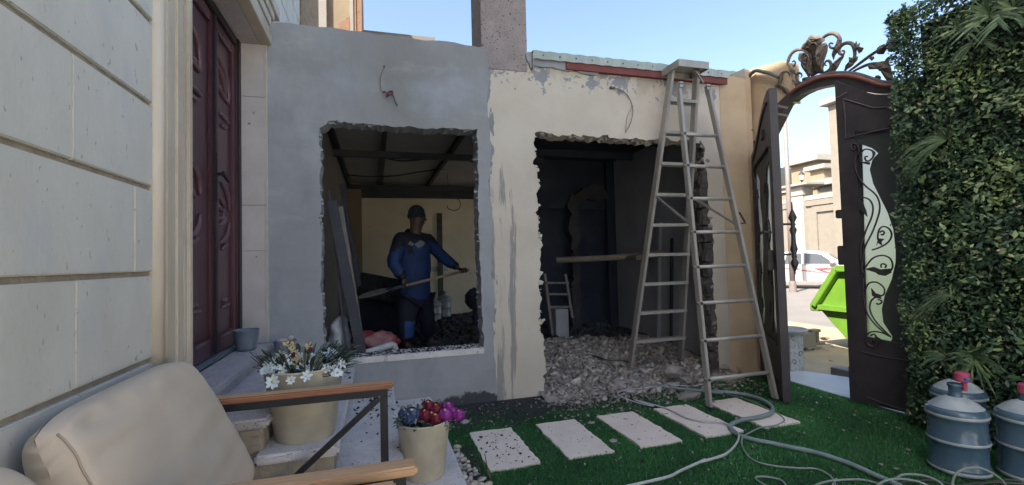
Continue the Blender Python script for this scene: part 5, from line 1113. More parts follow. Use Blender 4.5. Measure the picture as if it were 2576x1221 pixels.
def globe(parent, c, R_, m, tipm='petal_yellow', rings=5):
    mb = MB(); c = Vector(c)
    for g_ in range(rings):
        th = .35 + g_ * .42; n_ = 5 + g_ * 2 if g_ < 3 else 11
        for k in range(n_):
            a = 6.283 * (k + .5 * (g_ % 2)) / n_ + random.uniform(-.1, .1); d = Vector((math.sin(th) * math.cos(a), math.sin(th) * math.sin(a), math.cos(th))); dn = Vector((math.sin(th + .5) * math.cos(a), math.sin(th + .5) * math.sin(a), math.cos(th + .5))); s_ = d.cross(Vector((0, 0, 1))).normalized(); w = R_ * .36
            p0 = c + dn * R_ * .92; p1_ = c + d * R_ * 1.08 + Vector((0, 0, R_ * .08)); mb.add([p0 - s_ * w, p0 + s_ * w, (p0 + p1_) / 2 + s_ * w + d * R_ * .1, p1_, (p0 + p1_) / 2 - s_ * w + d * R_ * .1], [(0, 1, 2, 3, 4)])
    mb.rock(c, R_ * .86, 2, jit=.04); o = obj('flower', mb, m, parent, fixn=False)
    q = MB(); q.rock(c + Vector((0, -R_ * .35, R_ * .9)), R_ * .22, 1); obj('flower_tip', q, tipm, o); return o
def at2(u, v):
    (U, V_), = cv(1550, 1580, 3.383, [(u, v)]); d = ray(U, V_); y = 2.50 + .10 * max(0, (400 - v) / 250); return C0 + d * (y / d.y)
for u, v, R_, m_ in ((540, 165, .030, 'petal_crimson'), (645, 205, .031, 'petal_crimson'), (500, 300, .033, 'petal_crimson'), (590, 300, .026, 'petal_crimson'), (325, 290, .037, 'petal_blue'), (225, 265, .026, 'petal_blue'), (280, 330, .028, 'petal_blue'), (775, 285, .033, 'petal_purple'), (815, 175, .028, 'petal_purple'), (955, 285, .030, 'petal_purple'), (875, 245, .022, 'petal_purple'), (640, 340, .03, 'petal_crimson')): globe(p2, at2(u, v), R_ * 1.15, m_)
for u, v, R_ in ((212, 187, .017), (305, 165, .016), (452, 175, .018)):
    q = MB(); p = at2(u, v); q.rock(p, R_, 2, jit=.06); o = obj('bud', q, 'sage_leaf', p2); q = MB(); q.tube([p, p + Vector((0, 0.02, -.07))], .002, 4); obj('bud_stem', q, 'stem_brown', p2)
q = MB()
for u, v in ((150, 300), (170, 370), (240, 340), (140, 330), (190, 390), (380, 395), (480, 400), (540, 420), (830, 430), (780, 410), (850, 460), (890, 350), (740, 160), (720, 140), (660, 110), (430, 270), (415, 250), (1000, 270)):
    p = at2(u, v)
    for k in range(3): leaf_blade(q, p, p + Vector((random.uniform(-.03, .03), random.uniform(-.02, .01), random.uniform(-.01, .03))), random.uniform(.006, .010), .3)
obj('loose_leaves', q, 'sage_leaf', p2, fixn=False)['kind'] = 'stuff'
# small grey pots
c = onz(605, 887, .65); c = Vector((c.x + .02, c.y + .07, .652)); g1 = thing('metal_pot', 'small grey hammered metal pot standing on the door threshold', 'pot', tuple(c))
mb = MB(); mb.lathe(c, [(.052, 0), (.060, .004), (.066, .03), (.076, .10), (.080, .135), (.084, .14), (.084, .147), (.076, .147), (.070, .10), (.055, .02), (.001, .02)], 36, cap=False); obj('pot', mb, 'pot_grey', g1, smooth=True)
for rrow in range(4):
    for k in range(22):
        a = 6.283 * (k + .5 * (rrow % 2)) / 22; z = .085 + rrow * .013; r = .0735 + rrow * .0018
        if math.sin(a) > .3: continue
        mb = MB(); mb.rock(c + Vector((r * math.cos(a), r * math.sin(a), z)), .0042, 1, jit=0); obj('dimple', mb, 'pot_grey', g1)
c = Vector((-.655, 3.80, .553)); g2 = thing('metal_pot', 'grey pot holding white stones tucked behind the door threshold slab', 'pot', tuple(c))
mb = MB(); mb.lathe(c, [(.07, 0), (.074, .12), (.077, .135), (.077, .142), (.070, .142), (.066, .12), (.001, .12)], 32, cap=False); obj('pot', mb, 'pot_grey', g2, smooth=True)
t = c + Vector((-.02, -.01, .145)); mb = MB(); mb.rock(t, .03, 2, (1.3, .8, .5), .05); solo('white_stone', mb, 'pebble_pale', 'flat white stone on the left of the grey pot', 'stone', smooth=True)
t = c + Vector((.035, .01, .155)); mb = MB(); mb.rock(t, .024, 2, (1, .8, .9), .05); solo('white_stone', mb, 'pebble_pale', 'upright white stone on the right of the grey pot', 'stone', smooth=True)

# ================================================================== ARMCHAIRS
def armchair(dx, dy, label):
    t = thing('armchair', label, 'armchair', (-.35 + dx, 1.80 + dy, 0), 'armchairs along the stone wall')
    o_ = Vector((dx, dy, 0)); xe = .068
    for yc in (2.255, 1.333):
        mb = MB(); mb.box((-.72 + dx, yc - .033 + dy, .674), (xe + (.03 if yc < 2 else 0) + dx, yc + .033 + dy, .700)); obj('armrest', mb, ['wood_pale', 'wood_side'], t, bevel=.006)
        a = bpy.data.objects[-1] if False else t.children[-1]
        for p in a.data.polygons: p.material_index = 0 if p.normal.z > .6 else 1
        mb = MB(); xx = xe + (.03 if yc < 2 else 0) - .045 + dx; mb.beam((-.72 + dx, yc + dy, .6565), (xx + .015, yc + dy, .6565), .034, .034); obj('arm_frame', mb, 'frame_black', t, bevel=.002)
        mb = MB(); mb.box((xx - .017, yc - .017 + dy, 0), (xx + .0175, yc + .0175 + dy, .639)); obj('leg', mb, 'frame_black', t, bevel=.002)
        mb = MB(); mb.box((-.72 + dx, yc - .017 + dy, 0), (-.685 + dx, yc + .0175 + dy, .639)); obj('leg', mb, 'frame_black', t, bevel=.002)
        mb = MB(); mb.beam((xx - .02, yc + dy, .628), (-.40 + dx, yc + dy, .29), .024, .024); obj('arm_brace', mb, 'frame_black', t, bevel=.002)
        mb = MB(); mb.beam((-.685 + dx, yc + dy, .28), (xx - .018, yc + dy, .28), .03, .03); obj('seat_side', mb, 'frame_black', t)
    for x in (-.70, .03): mb = MB(); mb.beam((x + dx, 1.351 + dy, .28), (x + dx, 2.237 + dy, .28), .03, .03); obj('seat_rail', mb, 'frame_black', t)
    for i in range(8): mb = MB(); x = -.62 + i * .085; mb.box((x + dx, 1.352 + dy, .296), (x + .06 + dx, 2.236 + dy, .314)); obj('seat_slat', mb, 'wood_side', t)
    mb = MB(); mb.beam((-.79 + dx, 1.35 + dy, .72), (-.79 + dx, 2.24 + dy, .72), .03, .03); obj('back_frame', mb, 'frame_black', t)
    return t
armchair(0, 0, 'wood and black metal armchair beside the stone steps'); armchair(-.03, -1.045, 'nearest armchair, only its arm end showing at the lower edge')
def cushion(dx, dy, label, y0=1.31, y1=2.215, seed=0):
    """leaning box cushion: rounded slab in local (s across = Y, t up, d thickness)"""
    t = thing('back_cushion', label, 'cushion', (-.6 + dx, 1.8 + dy, .33), 'back cushions')
    bot = Vector((-.515, 0, .345)); topv = Vector((-.757, 0, .905)); ax = (topv - bot); Lh = ax.length; ax.normalize(); nrm = Vector((ax.z, 0, -ax.x)); TH = .125
    nu, nv_ = 56, 44; mb = MB(); W_ = y1 - y0
    def pt(u, v, side):
        # u,v in 0..1; pillow profile
        eu = min(u, 1 - u) * W_; ev = min(v, 1 - v) * Lh; f = 1 - math.exp(-eu / .016); g = 1 - math.exp(-ev / .035); th = TH / 2 * (f * g) ** .5 * (1 + .28 * math.sin(math.pi * u) * math.sin(math.pi * v))
        yy = y0 + u * (W_ - .09 * v) + .02 * (math.sin(math.pi * v) - .5) * (1 if u > .5 else -1) * (abs(u - .5) * 2) ** 4
        hh = v * Lh - .035 * (abs(2 * u - 1) ** 6) * (1 if v > .5 else -1) * abs(2 * v - 1)
        w = (1 - math.exp(-eu / .05)) * .009 * noise.noise(Vector((u * 3 + seed, v * 9, 2))) * g + .010 * math.exp(-((v - .93) / .05) ** 2) * noise.noise(Vector((u * 9, seed, 0))) + .009 * math.exp(-((u - .16) / .12) ** 2) * math.sin(v * 46 + 5 * u) * max(0, v - .62) * 2.4
        p = bot + ax * hh + nrm * (th * side + (w if side > 0 else 0)); p.y = yy; return p + Vector((dx, dy, 0))
    for side in (1, -1):
        vs = [pt(i / nu, j / nv_, side) for j in range(nv_ + 1) for i in range(nu + 1)]; mb.add(vs, [(j * (nu + 1) + i, j * (nu + 1) + i + 1, (j + 1) * (nu + 1) + i + 1, (j + 1) * (nu + 1) + i) for j in range(nv_) for i in range(nu)])
    bmx = obj('cover', mb, 'cushion', t, smooth=True, fixn=False); bm = bmesh.new(); bm.from_mesh(bmx.data); bmesh.ops.remove_doubles(bm, verts=bm.verts, dist=.0006); bmesh.ops.recalc_face_normals(bm, faces=bm.faces); bm.to_mesh(bmx.data); bm.free()
    q = MB(); q.tube([pt(.018, v, 1) + Vector((.001, 0, 0)) for v in np.linspace(.03, .97, 30)], .0028, 5); obj('seam', q, 'cushion_seam', t, smooth=True)
    return t
cushion(0, 0, 'large beige back cushion leaning on the stone wall in the armchair'); cushion(.035, -.97, 'beige cushion of the nearest chair cut off by the left edge', seed=5)
# seat pads under them, mostly hidden
# ================================================================== PERSON
def skin(name, J, E, parent, m, sub=2, root=None, loc=Vector((0, 0, 0))):
    names = list(J); me = bpy.data.meshes.new(name); me.from_pydata([Vector(J[k][0]) - loc for k in names], [(names.index(a), names.index(b_)) for a, b_ in E], [])
    o = bpy.data.objects.new('tmp', me); COL.objects.link(o); md = o.modifiers.new('s', 'SKIN'); 
    for i, k in enumerate(names):
        r = J[k][1]; me.skin_vertices[0].data[i].radius = r if isinstance(r, tuple) else (r, r); me.skin_vertices[0].data[i].use_root = (k == (root or names[0]))
    md.use_smooth_shade = True; sb = o.modifiers.new('d', 'SUBSURF'); sb.levels = sub; sb.render_levels = sub
    bpy.context.view_layer.update(); dg = bpy.context.evaluated_depsgraph_get(); m2 = bpy.data.meshes.new_from_object(o.evaluated_get(dg)); bpy.data.objects.remove(o)
    m2.name = name; m2.materials.clear(); m2.materials.append(MATS[m]); m2.shade_smooth(); r_ = bpy.data.objects.new(name, m2); link(r_, parent, loc); return r_
PB = Vector((.44, 5.62, .19)); man = thing('person', 'worker in blue hooded jacket, dark beanie and dark trousers holding a long handled shovel', 'person', tuple(PB))
def mp_(u, v, y): return ony(u, v, y)
J = {}
hip = mp_(1042, 735, 5.62)
shR, shL = mp_(1007, 600, 5.53), mp_(1078, 603, 5.72)
elR, haR = mp_(988, 663, 5.42), mp_(1019, 708, 5.36)
elL, haL = mp_(1119, 653, 5.55), mp_(1162, 681, 5.38)
knR, ftR = mp_(1023, 803, 5.48), Vector((mp_(1023, 880, 5.50).x, 5.50, .27)); knL, ftL = mp_(1072, 800, 5.68), Vector((mp_(1080, 880, 5.75).x, 5.75, .27))
neck = mp_(1043, 592, 5.60); head = mp_(1051, 551, 5.58); crown = mp_(1046, 528, 5.60); chest = mp_(1042, 640, 5.61); waist = mp_(1043, 695, 5.62); chin = mp_(1057, 574, 5.55)
hipR = hip + Vector((-.075, -.03, -.02)); hipL = hip + Vector((.085, .05, -.02))
body = dict(pelvis=(hip, (.10, .08)), waist=(waist, (.125, .095)), chest=(chest, (.155, .11)), neck0=(neck + Vector((0, .01, -.06)), .075), neck=(neck, .066), jaw=(lerp(neck, head, .62), .078), head=(head, (.098, .108)), crown=(crown, (.085, .095)),
    shR=(shR, .062), elR=(elR, .045), wrR=(lerp(elR, haR, .85), .030), shL=(shL, .060), elL=(elL, .043), wrL=(lerp(elL, haL, .85), .029),
    hipR=(hipR, .07), knR=(knR, .060), anR=(ftR + Vector((0, 0, .02)), .042), toeR=(ftR + Vector((.10, -.10, -.03)), .036), hipL=(hipL, .07), knL=(knL, .060), anL=(ftL + Vector((0, 0, .02)), .042), toeL=(ftL + Vector((.14, -.06, -.03)), .036))
skin('body', body, [('pelvis', 'waist'), ('waist', 'chest'), ('chest', 'neck0'), ('neck0', 'neck'), ('neck', 'jaw'), ('jaw', 'head'), ('head', 'crown'), ('chest', 'shR'), ('shR', 'elR'), ('elR', 'wrR'), ('chest', 'shL'), ('shL', 'elL'), ('elL', 'wrL'), ('pelvis', 'hipR'), ('hipR', 'knR'), ('knR', 'anR'), ('anR', 'toeR'), ('pelvis', 'hipL'), ('hipL', 'knL'), ('knL', 'anL'), ('anL', 'toeL')], man, 'skin', loc=PB)
jk = dict(hem2=(hip + Vector((0, 0, -.15)), (.19, .155)), hem=(hip + Vector((0, 0, -.02)), (.205, .17)), waist=(waist, (.205, .16)), chest=(chest + Vector((0, 0, .02)), (.215, .165)), up=(lerp(chest, neck, .66), (.16, .13)), shR=(shR + Vector((0.01, 0, -.01)), .105), elR=(elR, .085), wrR=(lerp(elR, haR, .78), .056), shL=(shL + Vector((-.01, 0, -.01)), .098), elL=(elL, .074), wrL=(lerp(elL, haL, .80), .052))
skin('jacket', jk, [('hem2', 'hem'), ('hem', 'waist'), ('waist', 'chest'), ('chest', 'up'), ('up', 'shR'), ('shR', 'elR'), ('elR', 'wrR'), ('up', 'shL'), ('shL', 'elL'), ('elL', 'wrL')], man, 'jacket_blue', loc=PB)
for v in jb_ if False else man.children[-1].data.vertices:
    q = v.co + PB; v.co += v.normal * (.012 * noise.noise(Vector((q.x * 9, q.y * 9, q.z * 16))) + .006 * noise.noise(Vector((q.x * 22, q.y * 22, q.z * 30))))
# dark yoke + hood
jb = man.children[-1]; jb.data.materials.append(MATS['jacket_dark']); jb.data.materials.append(MATS['jacket_white'])
for p in jb.data.polygons:
    c = p.center + PB; t_ = c.x - chest.x; zz = c.z
    dark = zz > lerp(chest, neck, .45).z + .05 * abs(t_ + .02) / .1 * -1 + .02 and (c - (shR)).length > .0
    if zz > shR.z - .055 - .35 * abs(t_) * (t_ < 0) or (zz > shR.z - .20 and -.09 < t_ < -.03) : p.material_index = 1
    if abs(zz - (shR.z - .085 + abs(t_ - .03) * .35)) < .014 and abs(t_ - .03) < .11 and c.y < chest.y: p.material_index = 2
    if (c - lerp(elR, haR, .72)).length < .06 or (c - lerp(elL, haL, .74)).length < .055: p.material_index = 1
hd = dict(a=(neck + Vector((-.11, .07, .0)), .06), b=(neck + Vector((-.07, .10, .015)), .085), c=(neck + Vector((-.0, .0, -.035)), .115), d=(neck + Vector((.06, -.09, -.05)), .065), e=(neck + Vector((-.07, -.07, -.01)), .075))
skin('hood', dict(a=hd['c'], b=hd['b'], c=hd['a'], d=hd['e'], e=hd['d']), [('a', 'b'), ('b', 'c'), ('a', 'd'), ('a', 'e')], man, 'jacket_dark', loc=PB)
tr = dict(p=(hip + Vector((0, 0, .03)), (.19, .155)), hR=(hipR + Vector((0, 0, -.06)), .14), kR=(knR, .105), aR=(ftR + Vector((0, 0, .06)), .09), hL=(hipL + Vector((0, 0, -.06)), .14), kL=(knL, .105), aL=(ftL + Vector((0, 0, .06)), .09))
tro = skin('trousers', tr, [('p', 'hR'), ('hR', 'kR'), ('kR', 'aR'), ('p', 'hL'), ('hL', 'kL'), ('kL', 'aL')], man, 'trouser', loc=PB)
tro.data.materials.append(MATS['trouser_blue'])
for v in tro.data.vertices:
    q = v.co + PB; v.co += v.normal * (.014 * noise.noise(Vector((q.x * 8, q.y * 8, q.z * 14))))
for p in tro.data.polygons:
    c = p.center + PB
    if .40 < c.z < .66 and (c - lerp(knR, ftR, .5)).length < .16 and c.x > knR.x - .02 and c.y < knR.y + .02: p.material_index = 1
sh = dict(a=(ftR + Vector((-.03, .02, -.02)), .05), b=(ftR + Vector((.05, -.05, -.03)), .05), c=(ftR + Vector((.13, -.12, -.04)), .042)); skin('shoe', sh, [('a', 'b'), ('b', 'c')], man, 'steel_dark', loc=PB)
sh = dict(a=(ftL + Vector((-.04, .02, -.02)), .05), b=(ftL + Vector((.06, -.03, -.03)), .05), c=(ftL + Vector((.17, -.07, -.04)), .042)); skin('shoe', sh, [('a', 'b'), ('b', 'c')], man, 'steel_dark', loc=PB)
# beanie, face details
random.seed(3); vs, fs = ICO[3]; mb = MB(); hc = lerp(head, crown, .45) + Vector((-.004, .008, .012))
sel = [(hc.x + v[0] * .100, hc.y + v[1] * .112, hc.z + (v[2] * .108 if v[2] > 0 else v[2] * .05)) for v in vs]; mb.add(sel, fs); mb.lathe(hc + Vector((0, 0, -.03)), [(.098, -.022), (.106, -.01), (.106, .018), (.100, .03)], 28, cap=False, sy=1.12); obj('beanie', mb, 'beanie', man, smooth=True)
fd = (Vector((.92, -.39, 0))).normalized(); fr = Vector((-fd.y, fd.x, 0))
mb = MB(); nb = head + fd * .088 + Vector((0, 0, -.012)); mb.add([nb + Vector((0, 0, .03)), nb + fr * .014 - Vector((0, 0, .014)), nb - fr * .014 - Vector((0, 0, .014)), nb + fd * .026 - Vector((0, 0, .010))], [(0, 1, 3), (0, 3, 2), (1, 2, 3)]); obj('nose', mb, 'skin', man, smooth=True); skin('jaw', dict(a=(head + fd * .03 + Vector((0, 0, -.03)), .075), b=(head + fd * .06 + Vector((0, 0, -.06)), .05)), [('a', 'b')], man, 'skin', loc=PB)
for s_ in (-1, 1):
    mb = MB(); mb.rock(head + fd * .078 + fr * .032 * s_ + Vector((0, 0, .014)), .010, 2, jit=0); obj('eye', mb, 'steel_dark', man, smooth=True)
    mb = MB(); mb.rock(head + fr * .088 * s_ + Vector((0, 0, -.004)), .026, 2, (.5, .5, 1), 0, rot=Matrix.Identity(3)); obj('ear', mb, 'skin', man, smooth=True)
mb = MB(); mb.tube([head + fd * .078 + fr * .02 + Vector((0, 0, -.052)), head + fd * .086 + Vector((0, 0, -.050)), head + fd * .078 - fr * .02 + Vector((0, 0, -.052))], .005, 6); obj('mouth', mb, 'beanie', man)
skin('beard', dict(a=(lerp(neck, head, .55) + fd * .045, .040), b=(lerp(neck, head, .65) + fd * .03 + fr * .04, .03), c=(lerp(neck, head, .65) + fd * .03 - fr * .04, .03)), [('a', 'b'), ('a', 'c')], man, 'beanie', loc=PB, sub=1)
# shovel
hA, hB = mp_(1008, 722, 5.33), mp_(1180, 679, 5.33); hd_ = (hB - hA).normalized()
shv = thing('shovel', 'long handled shovel held level by the worker', 'shovel', tuple(hA))
mb = MB(); mb.tube([hA - hd_ * .02, hB], .0175, 10); obj('handle', mb, 'handle_wood', shv, smooth=True)
mb = MB(); mb.tube([hA - hd_ * .16, hA + hd_ * .06], [.016, .022], 10); obj('socket', mb, 'steel_dark', shv, smooth=True)
mb = MB(); sd2 = Vector((0, 0, 1)); q = hd_.cross(Vector((0, 1, 0)))
prof_ = [(-.14, .05), (-.20, .10), (-.33, .105), (-.42, .08), (-.47, .0)]
lp = [(a, b_) for a, b_ in prof_] + [(a, -b_) for a, b_ in prof_[::-1][1:]]
mb.prism([lp], lambda a, b, d: hA + hd_ * a + Vector((0, 1, .25)).normalized() * b * .9 + q * (d + .5 * b * b), .002, -.002); obj('blade', mb, 'charred' if False else 'timber_grey', shv, smooth=False)
def hand(wr, grip, axis, parent, flip=1):
    """palm + four fingers closing round the handle + thumb"""
    axis = axis.normalized(); up = Vector((0, -1, .35)).normalized(); pd = (grip - wr); pd = pd - axis * pd.dot(axis); pd.normalize()
    out_ = axis.cross(pd).normalized() * flip
    pal = dict(w=(wr, .029), p=(lerp(wr, grip, .55), (.036, .022)), k=(grip - pd * .022 + out_ * .016, (.040, .017))); skin('palm', pal, [('w', 'p'), ('p', 'k')], parent, 'skin', loc=PB)
    for i in range(4):
        b0 = grip + axis * (.030 - .020 * i) - pd * .020 + out_ * .024; L_ = (.9, 1.0, .95, .8)[i]
        f = dict(a=(b0, .0095), b=(b0 + pd * .026 * L_ + out_ * .008, .009), c=(b0 + pd * .048 * L_ - out_ * .016, .0085), d=(b0 + pd * .036 * L_ - out_ * .044, .0075)); skin('finger', f, [('a', 'b'), ('b', 'c'), ('c', 'd')], parent, 'skin', loc=PB, sub=1)
    th0 = lerp(wr, grip, .55) + axis * .028; f = dict(a=(th0, .012), b=(th0 + axis * .022 + pd * .02 - out_ * .016, .011), c=(grip + axis * .036 - out_ * .024, .009)); skin('thumb', f, [('a', 'b'), ('b', 'c')], parent, 'skin', loc=PB, sub=1)
def onhandle(u): t_ = (u - 1008) / (1180 - 1008); return lerp(hA, hB, t_)
hand(lerp(elR, haR, .85), onhandle(1019), hd_, man, 1); hand(lerp(elL, haL, .85), onhandle(1166), hd_, man, -1)

# ================================================================== OUTSIDE
# urn on pedestal
uc = Vector((4.20, 3.98, -.04)); urn = thing('stone_urn', 'white carved stone planter on a square pedestal just outside the gate', 'planter', tuple(uc))
mb = MB(); mb.box((uc.x - .09, uc.y - .09, -.04), (uc.x + .09, uc.y + .09, .36)); obj('pedestal', mb, 'carved_white', urn, bevel=.004)
mb = MB(); mb.lathe(uc, [(.10, .36), (.105, .38), (.10, .41), (.115, .425), (.155, .44), (.175, .46), (.178, .475), (.165, .482), (.15, .47), (.12, .45), (.001, .44)], 32, cap=False); obj('bowl', mb, 'carved_white', urn, smooth=True)
for face in (0, 1):
    for k in range(9):
        z = -.02 + (k // 2) * .08 + .04; s_ = (-1, 1)[k % 2] * .042; pts = []
        for j in range(14): a = j * .5; r = .034 * (1 - j / 16); pts.append((s_ + r * math.cos(a) * (1 if k % 2 else -1), z + r * 1.1 * math.sin(a)))
        P = [Vector((uc.x - .092, uc.y + a, b_)) if face else Vector((uc.x + a, uc.y - .092, b_)) for a, b_ in pts]; mb = MB(); mb.tube(P, .005, 5); obj('carving', mb, 'carved_dark' if k % 3 == 2 else 'carved_white', urn)
# block with clamp, brick
a = onz(2020, 872, -.12); mb = MB(); mb.box((a.x - .25, a.y - .10, a.z), (a.x + .14, a.y + .10, a.z + .20)); solo('concrete_block', mb, 'villa', 'beige block lying behind the urn', 'block', bevel=.008)
b_ = onz(2037, 868, -.10); mb = MB(); mb.box((b_.x, b_.y - .05, b_.z + .18), (b_.x + .16, b_.y + .05, b_.z + .22)); mb.box((b_.x + .10, b_.y - .03, b_.z), (b_.x + .15, b_.y + .03, b_.z + .18)); mb.box((b_.x + .05, b_.y - .04, b_.z - .01), (b_.x + .24, b_.y + .04, b_.z + .03)); solo('metal_clamp', mb, 'pole', 'bent metal bracket on the end of the beige block', 'bracket')
a = onz(2137, 958, -.02); mb = MB(); mb.box((a.x, a.y - .06, -.03), (a.x + .14, a.y + .2, .07)); solo('brick', mb, 'brick_grey', 'grey brick at the gate threshold beside the closed leaf', 'brick', bevel=.006)
for i, (u, v) in enumerate(((2075, 852), (2060, 865), (1995, 868))):
    a = onz(u, v, -.13); mb = MB(); random.seed(i); mb.rock(a, .05, 2, (1.6, 1, .4)); solo('clod', mb, 'brown_stone', ('brown clod farthest out on the sunlit sand', 'brown clod near the shadow edge of the sand', 'brown clod beside the beige block')[i], 'clod')
rocks(240, lambda: (lambda x, y: (x, y, zs(x, y)))(random.uniform(4.4, 8.4), random.uniform(3, 9)), .008, .05, 'sand', 'sand_lumps', 'lumps and pebbles on the sand verge', 'stones', 3)
# skip
sk = thing('waste_skip', 'bright green waste skip standing at the roadside outside the gate', 'skip', (6.7, 4.6, -.3))
SX = 6.6
def sx(c): return [(lambda p: (p.y, p.z))(onx(u, v, SX)) for u, v in c]
A_, B_, E_ = sx([(2055, 768), (2112, 676), (2143, 862)])
yb = B_[0] - 2.6
side = [(A_[0], A_[1]), (B_[0], B_[1]), (yb, B_[1]), (yb - .7, A_[1] + .1), (yb + .1, E_[1] - .08), (E_[0] - .05, E_[1] - .08)]
fx = lambda a, b, d: Vector((d, a, b))
mb = MB(); mb.prism([side], fx, SX, SX + .012); obj('side_panel', mb, 'skip_green', sk)
mb = MB(); mb.prism([side], fx, SX + 1.6, SX + 1.612); obj('side_panel', mb, 'skip_green', sk)
for i, j in ((0, 5), (5, 4), (4, 3)):
    p, q = side[i], side[j]; mb = MB(); mb.add([(SX + .012, p[0], p[1]), (SX + 1.6, p[0], p[1]), (SX + 1.6, q[0], q[1]), (SX + .012, q[0], q[1])], [(0, 1, 2, 3)]); o = obj('floor_panel', mb, 'skip_green', sk); md = o.modifiers.new('t', 'SOLIDIFY'); md.thickness = .012
for x_ in (SX - .045, SX + 1.655):
    for p, q, w in ((side[0], side[1], .10), (side[1], side[2], .10), (side[2], side[3], .1)):
        mb = MB(); mb.beam((x_, *p), (x_, *q), .09, w, (1, 0, 0)); obj('rim', mb, 'skip_green', sk, bevel=.008)
p = side[0]; mb = MB(); mb.beam((SX - .04, p[0] - .08, p[1] - .02), (SX - .04, side[3][0] + .1, p[1] - .02), .08, .11, (1, 0, 0)); obj('side_rail', mb, 'skip_green', sk, bevel=.008)
mb = MB(); mb.beam((SX - .045, p[0] + .02, p[1] - .03), (SX + 1.65, p[0] + .02, p[1] - .03), .12, .14, (0, 1, 0)); obj('front_lip', mb, 'skip_green', sk, bevel=.01)
# pickup
Y0 = 17.55; PX = 18.3; PZ = zr(18.3)
pk = thing('pickup_truck', 'white double cab pickup with red and grey side stripes parked across the road', 'pickup', (PX + .9, Y0 - 1.6, PZ), None)
def pkp(u, v): p = onx(u, v, PX); return (p.y, p.z)
ov = lambda y, z: (Y0 - y, PZ + z)      # y metres forward of the rear axle
bodyp = [(-1.05, .55), (-1.08, 1.0), (-1.08, 1.10), (.40, 1.12), (.52, 1.12), (3.0, 1.14), (4.0, 1.05), (4.2, .85), (4.2, .5), (3.6, .42), (3.55, .72), (3.25, .86), (2.9, .82), (2.62, .5), (2.55, .40), (.52, .36), (.44, .62), (.2, .82), (-.15, .84), (-.42, .66), (-.5, .5)]
W1 = 1.8
mb = MB(); mb.prism([[ov(a, b_) for a, b_ in bodyp]], lambda a, b, d: Vector((d, a, b)), PX, PX + W1); obj('body', mb, 'car_white', pk, bevel=.03)
cabp = [(.50, 1.13), (.62, 1.62), (.80, 1.76), (1.3, 1.80), (2.0, 1.77), (2.35, 1.66), (3.05, 1.15)]
vs = []; n_ = len(cabp)
for xo, ins in ((PX + .03, .0), (PX + W1 - .03, 0)):
    for a, b_ in cabp: tuck = .16 * (b_ - 1.13) / .65; p = ov(a, b_); vs.append((xo + (tuck if xo < PX + 1 else -tuck), *p))
mb = MB(); mb.add(vs, [tuple(range(n_)), tuple(range(2 * n_ - 1, n_ - 1, -1))] + [(i, i + n_, (i + 1) % n_ + n_, (i + 1) % n_) for i in range(n_)]); obj('cab', mb, 'car_white', pk, bevel=.03)
def onside(pts, off=.006): 
    out = []
    for a, b_ in pts: tuck = .16 * max(0, b_ - 1.13) / .65 + (.03 if b_ > 1.13 else 0); p = ov(a, b_); out.append(Vector((PX + tuck - off, *p)))
    return out
def spatch(name, pts, m, off=.006, th=.004, par=None):
    a = onside(pts, off); b_ = onside(pts, off - th); n_ = len(a); mb = MB(); mb.add(a + b_, [tuple(range(n_)), tuple(range(2 * n_ - 1, n_ - 1, -1))] + [(i, i + n_, (i + 1) % n_ + n_, (i + 1) % n_) for i in range(n_)]); return obj(name, mb, m, par or pk)
spatch('window', [(.72, 1.18), (.82, 1.58), (1.0, 1.66), (1.42, 1.67), (1.42, 1.18)], 'car_glass'); spatch('window', [(1.52, 1.18), (1.52, 1.67), (1.95, 1.65), (2.2, 1.58), (2.68, 1.18)], 'car_glass')
p = ov(2.42, 1.60); q_ = ov(2.98, 1.18); mb = MB(); mb.add([(PX + .22, p[0] - .01, p[1]), (PX + W1 - .22, p[0] - .01, p[1]), (PX + W1 - .12, q_[0] - .01, q_[1] + .01), (PX + .12, q_[0] - .01, q_[1] + .01)], [(0, 1, 2, 3)]); 
mb.v = [(v[0], v[1] - .03, v[2] + .02) for v in mb.v]; obj('windscreen', mb, 'car_glass', pk)
for a in (.56, 1.47, 2.75): spatch('door_gap', [(a, .45), (a, 1.12), (a + .012, 1.12), (a + .012, .45)], 'stripe_grey', .036 - .03)
for a in (1.3, 2.35): spatch('door_handle', [(a - .08, .98), (a + .08, .98), (a + .08, 1.02), (a - .08, 1.02)], 'rim', .02)
spatch('stripe', [(.3, .98), (1.0, .96), (1.7, .82), (1.9, .80), (1.5, .90), (1.0, 1.0)], 'stripe_red', .012); spatch('stripe', [(1.55, .92), (1.9, .88), (2.45, .76), (2.3, .74), (1.9, .78)], 'stripe_grey', .012)
spatch('stripe', [(1.9, .98), (2.6, .98), (2.7, .92), (2.2, .90), (2.65, .74), (2.35, .78), (2.0, .92)], 'stripe_red', .013)
mb = MB(); mb.rock((PX - .12, *ov(2.62, 1.22)), .12, 2, (.8, 1.1, .8), 0, rot=Matrix.Identity(3)); obj('mirror', mb, 'rim', pk, smooth=True)
mb = MB(); mb.add(onside([(.36, 1.12), (.62, 1.12), (.55, 1.30)], .0) + [v + Vector((W1, 0, 0)) for v in onside([(.36, 1.12), (.62, 1.12), (.55, 1.30)], .0)], [(0, 1, 2), (5, 4, 3), (0, 3, 4, 1), (1, 4, 5, 2), (2, 5, 3, 0)]); obj('bed_bar', mb, 'stripe_grey', pk)
for a in (0, 3.08):
    for xw in (PX + .02, PX + W1 - .24):
        cy, cz = ov(a, .38); mb = MB(); mb.tube([(xw, cy, cz), (xw + .22, cy, cz)], .38, 28); w_ = obj('wheel', mb, 'tyre', pk, bevel=.02); mb = MB(); mb.tube([(xw - .008, cy, cz), (xw + .0, cy, cz)], .23, 20); obj('rim', mb, 'rim', w_)
pk.rotation_euler.z = math.radians(35); pk.location = (PX + 1.28, Y0 - .27, PZ)
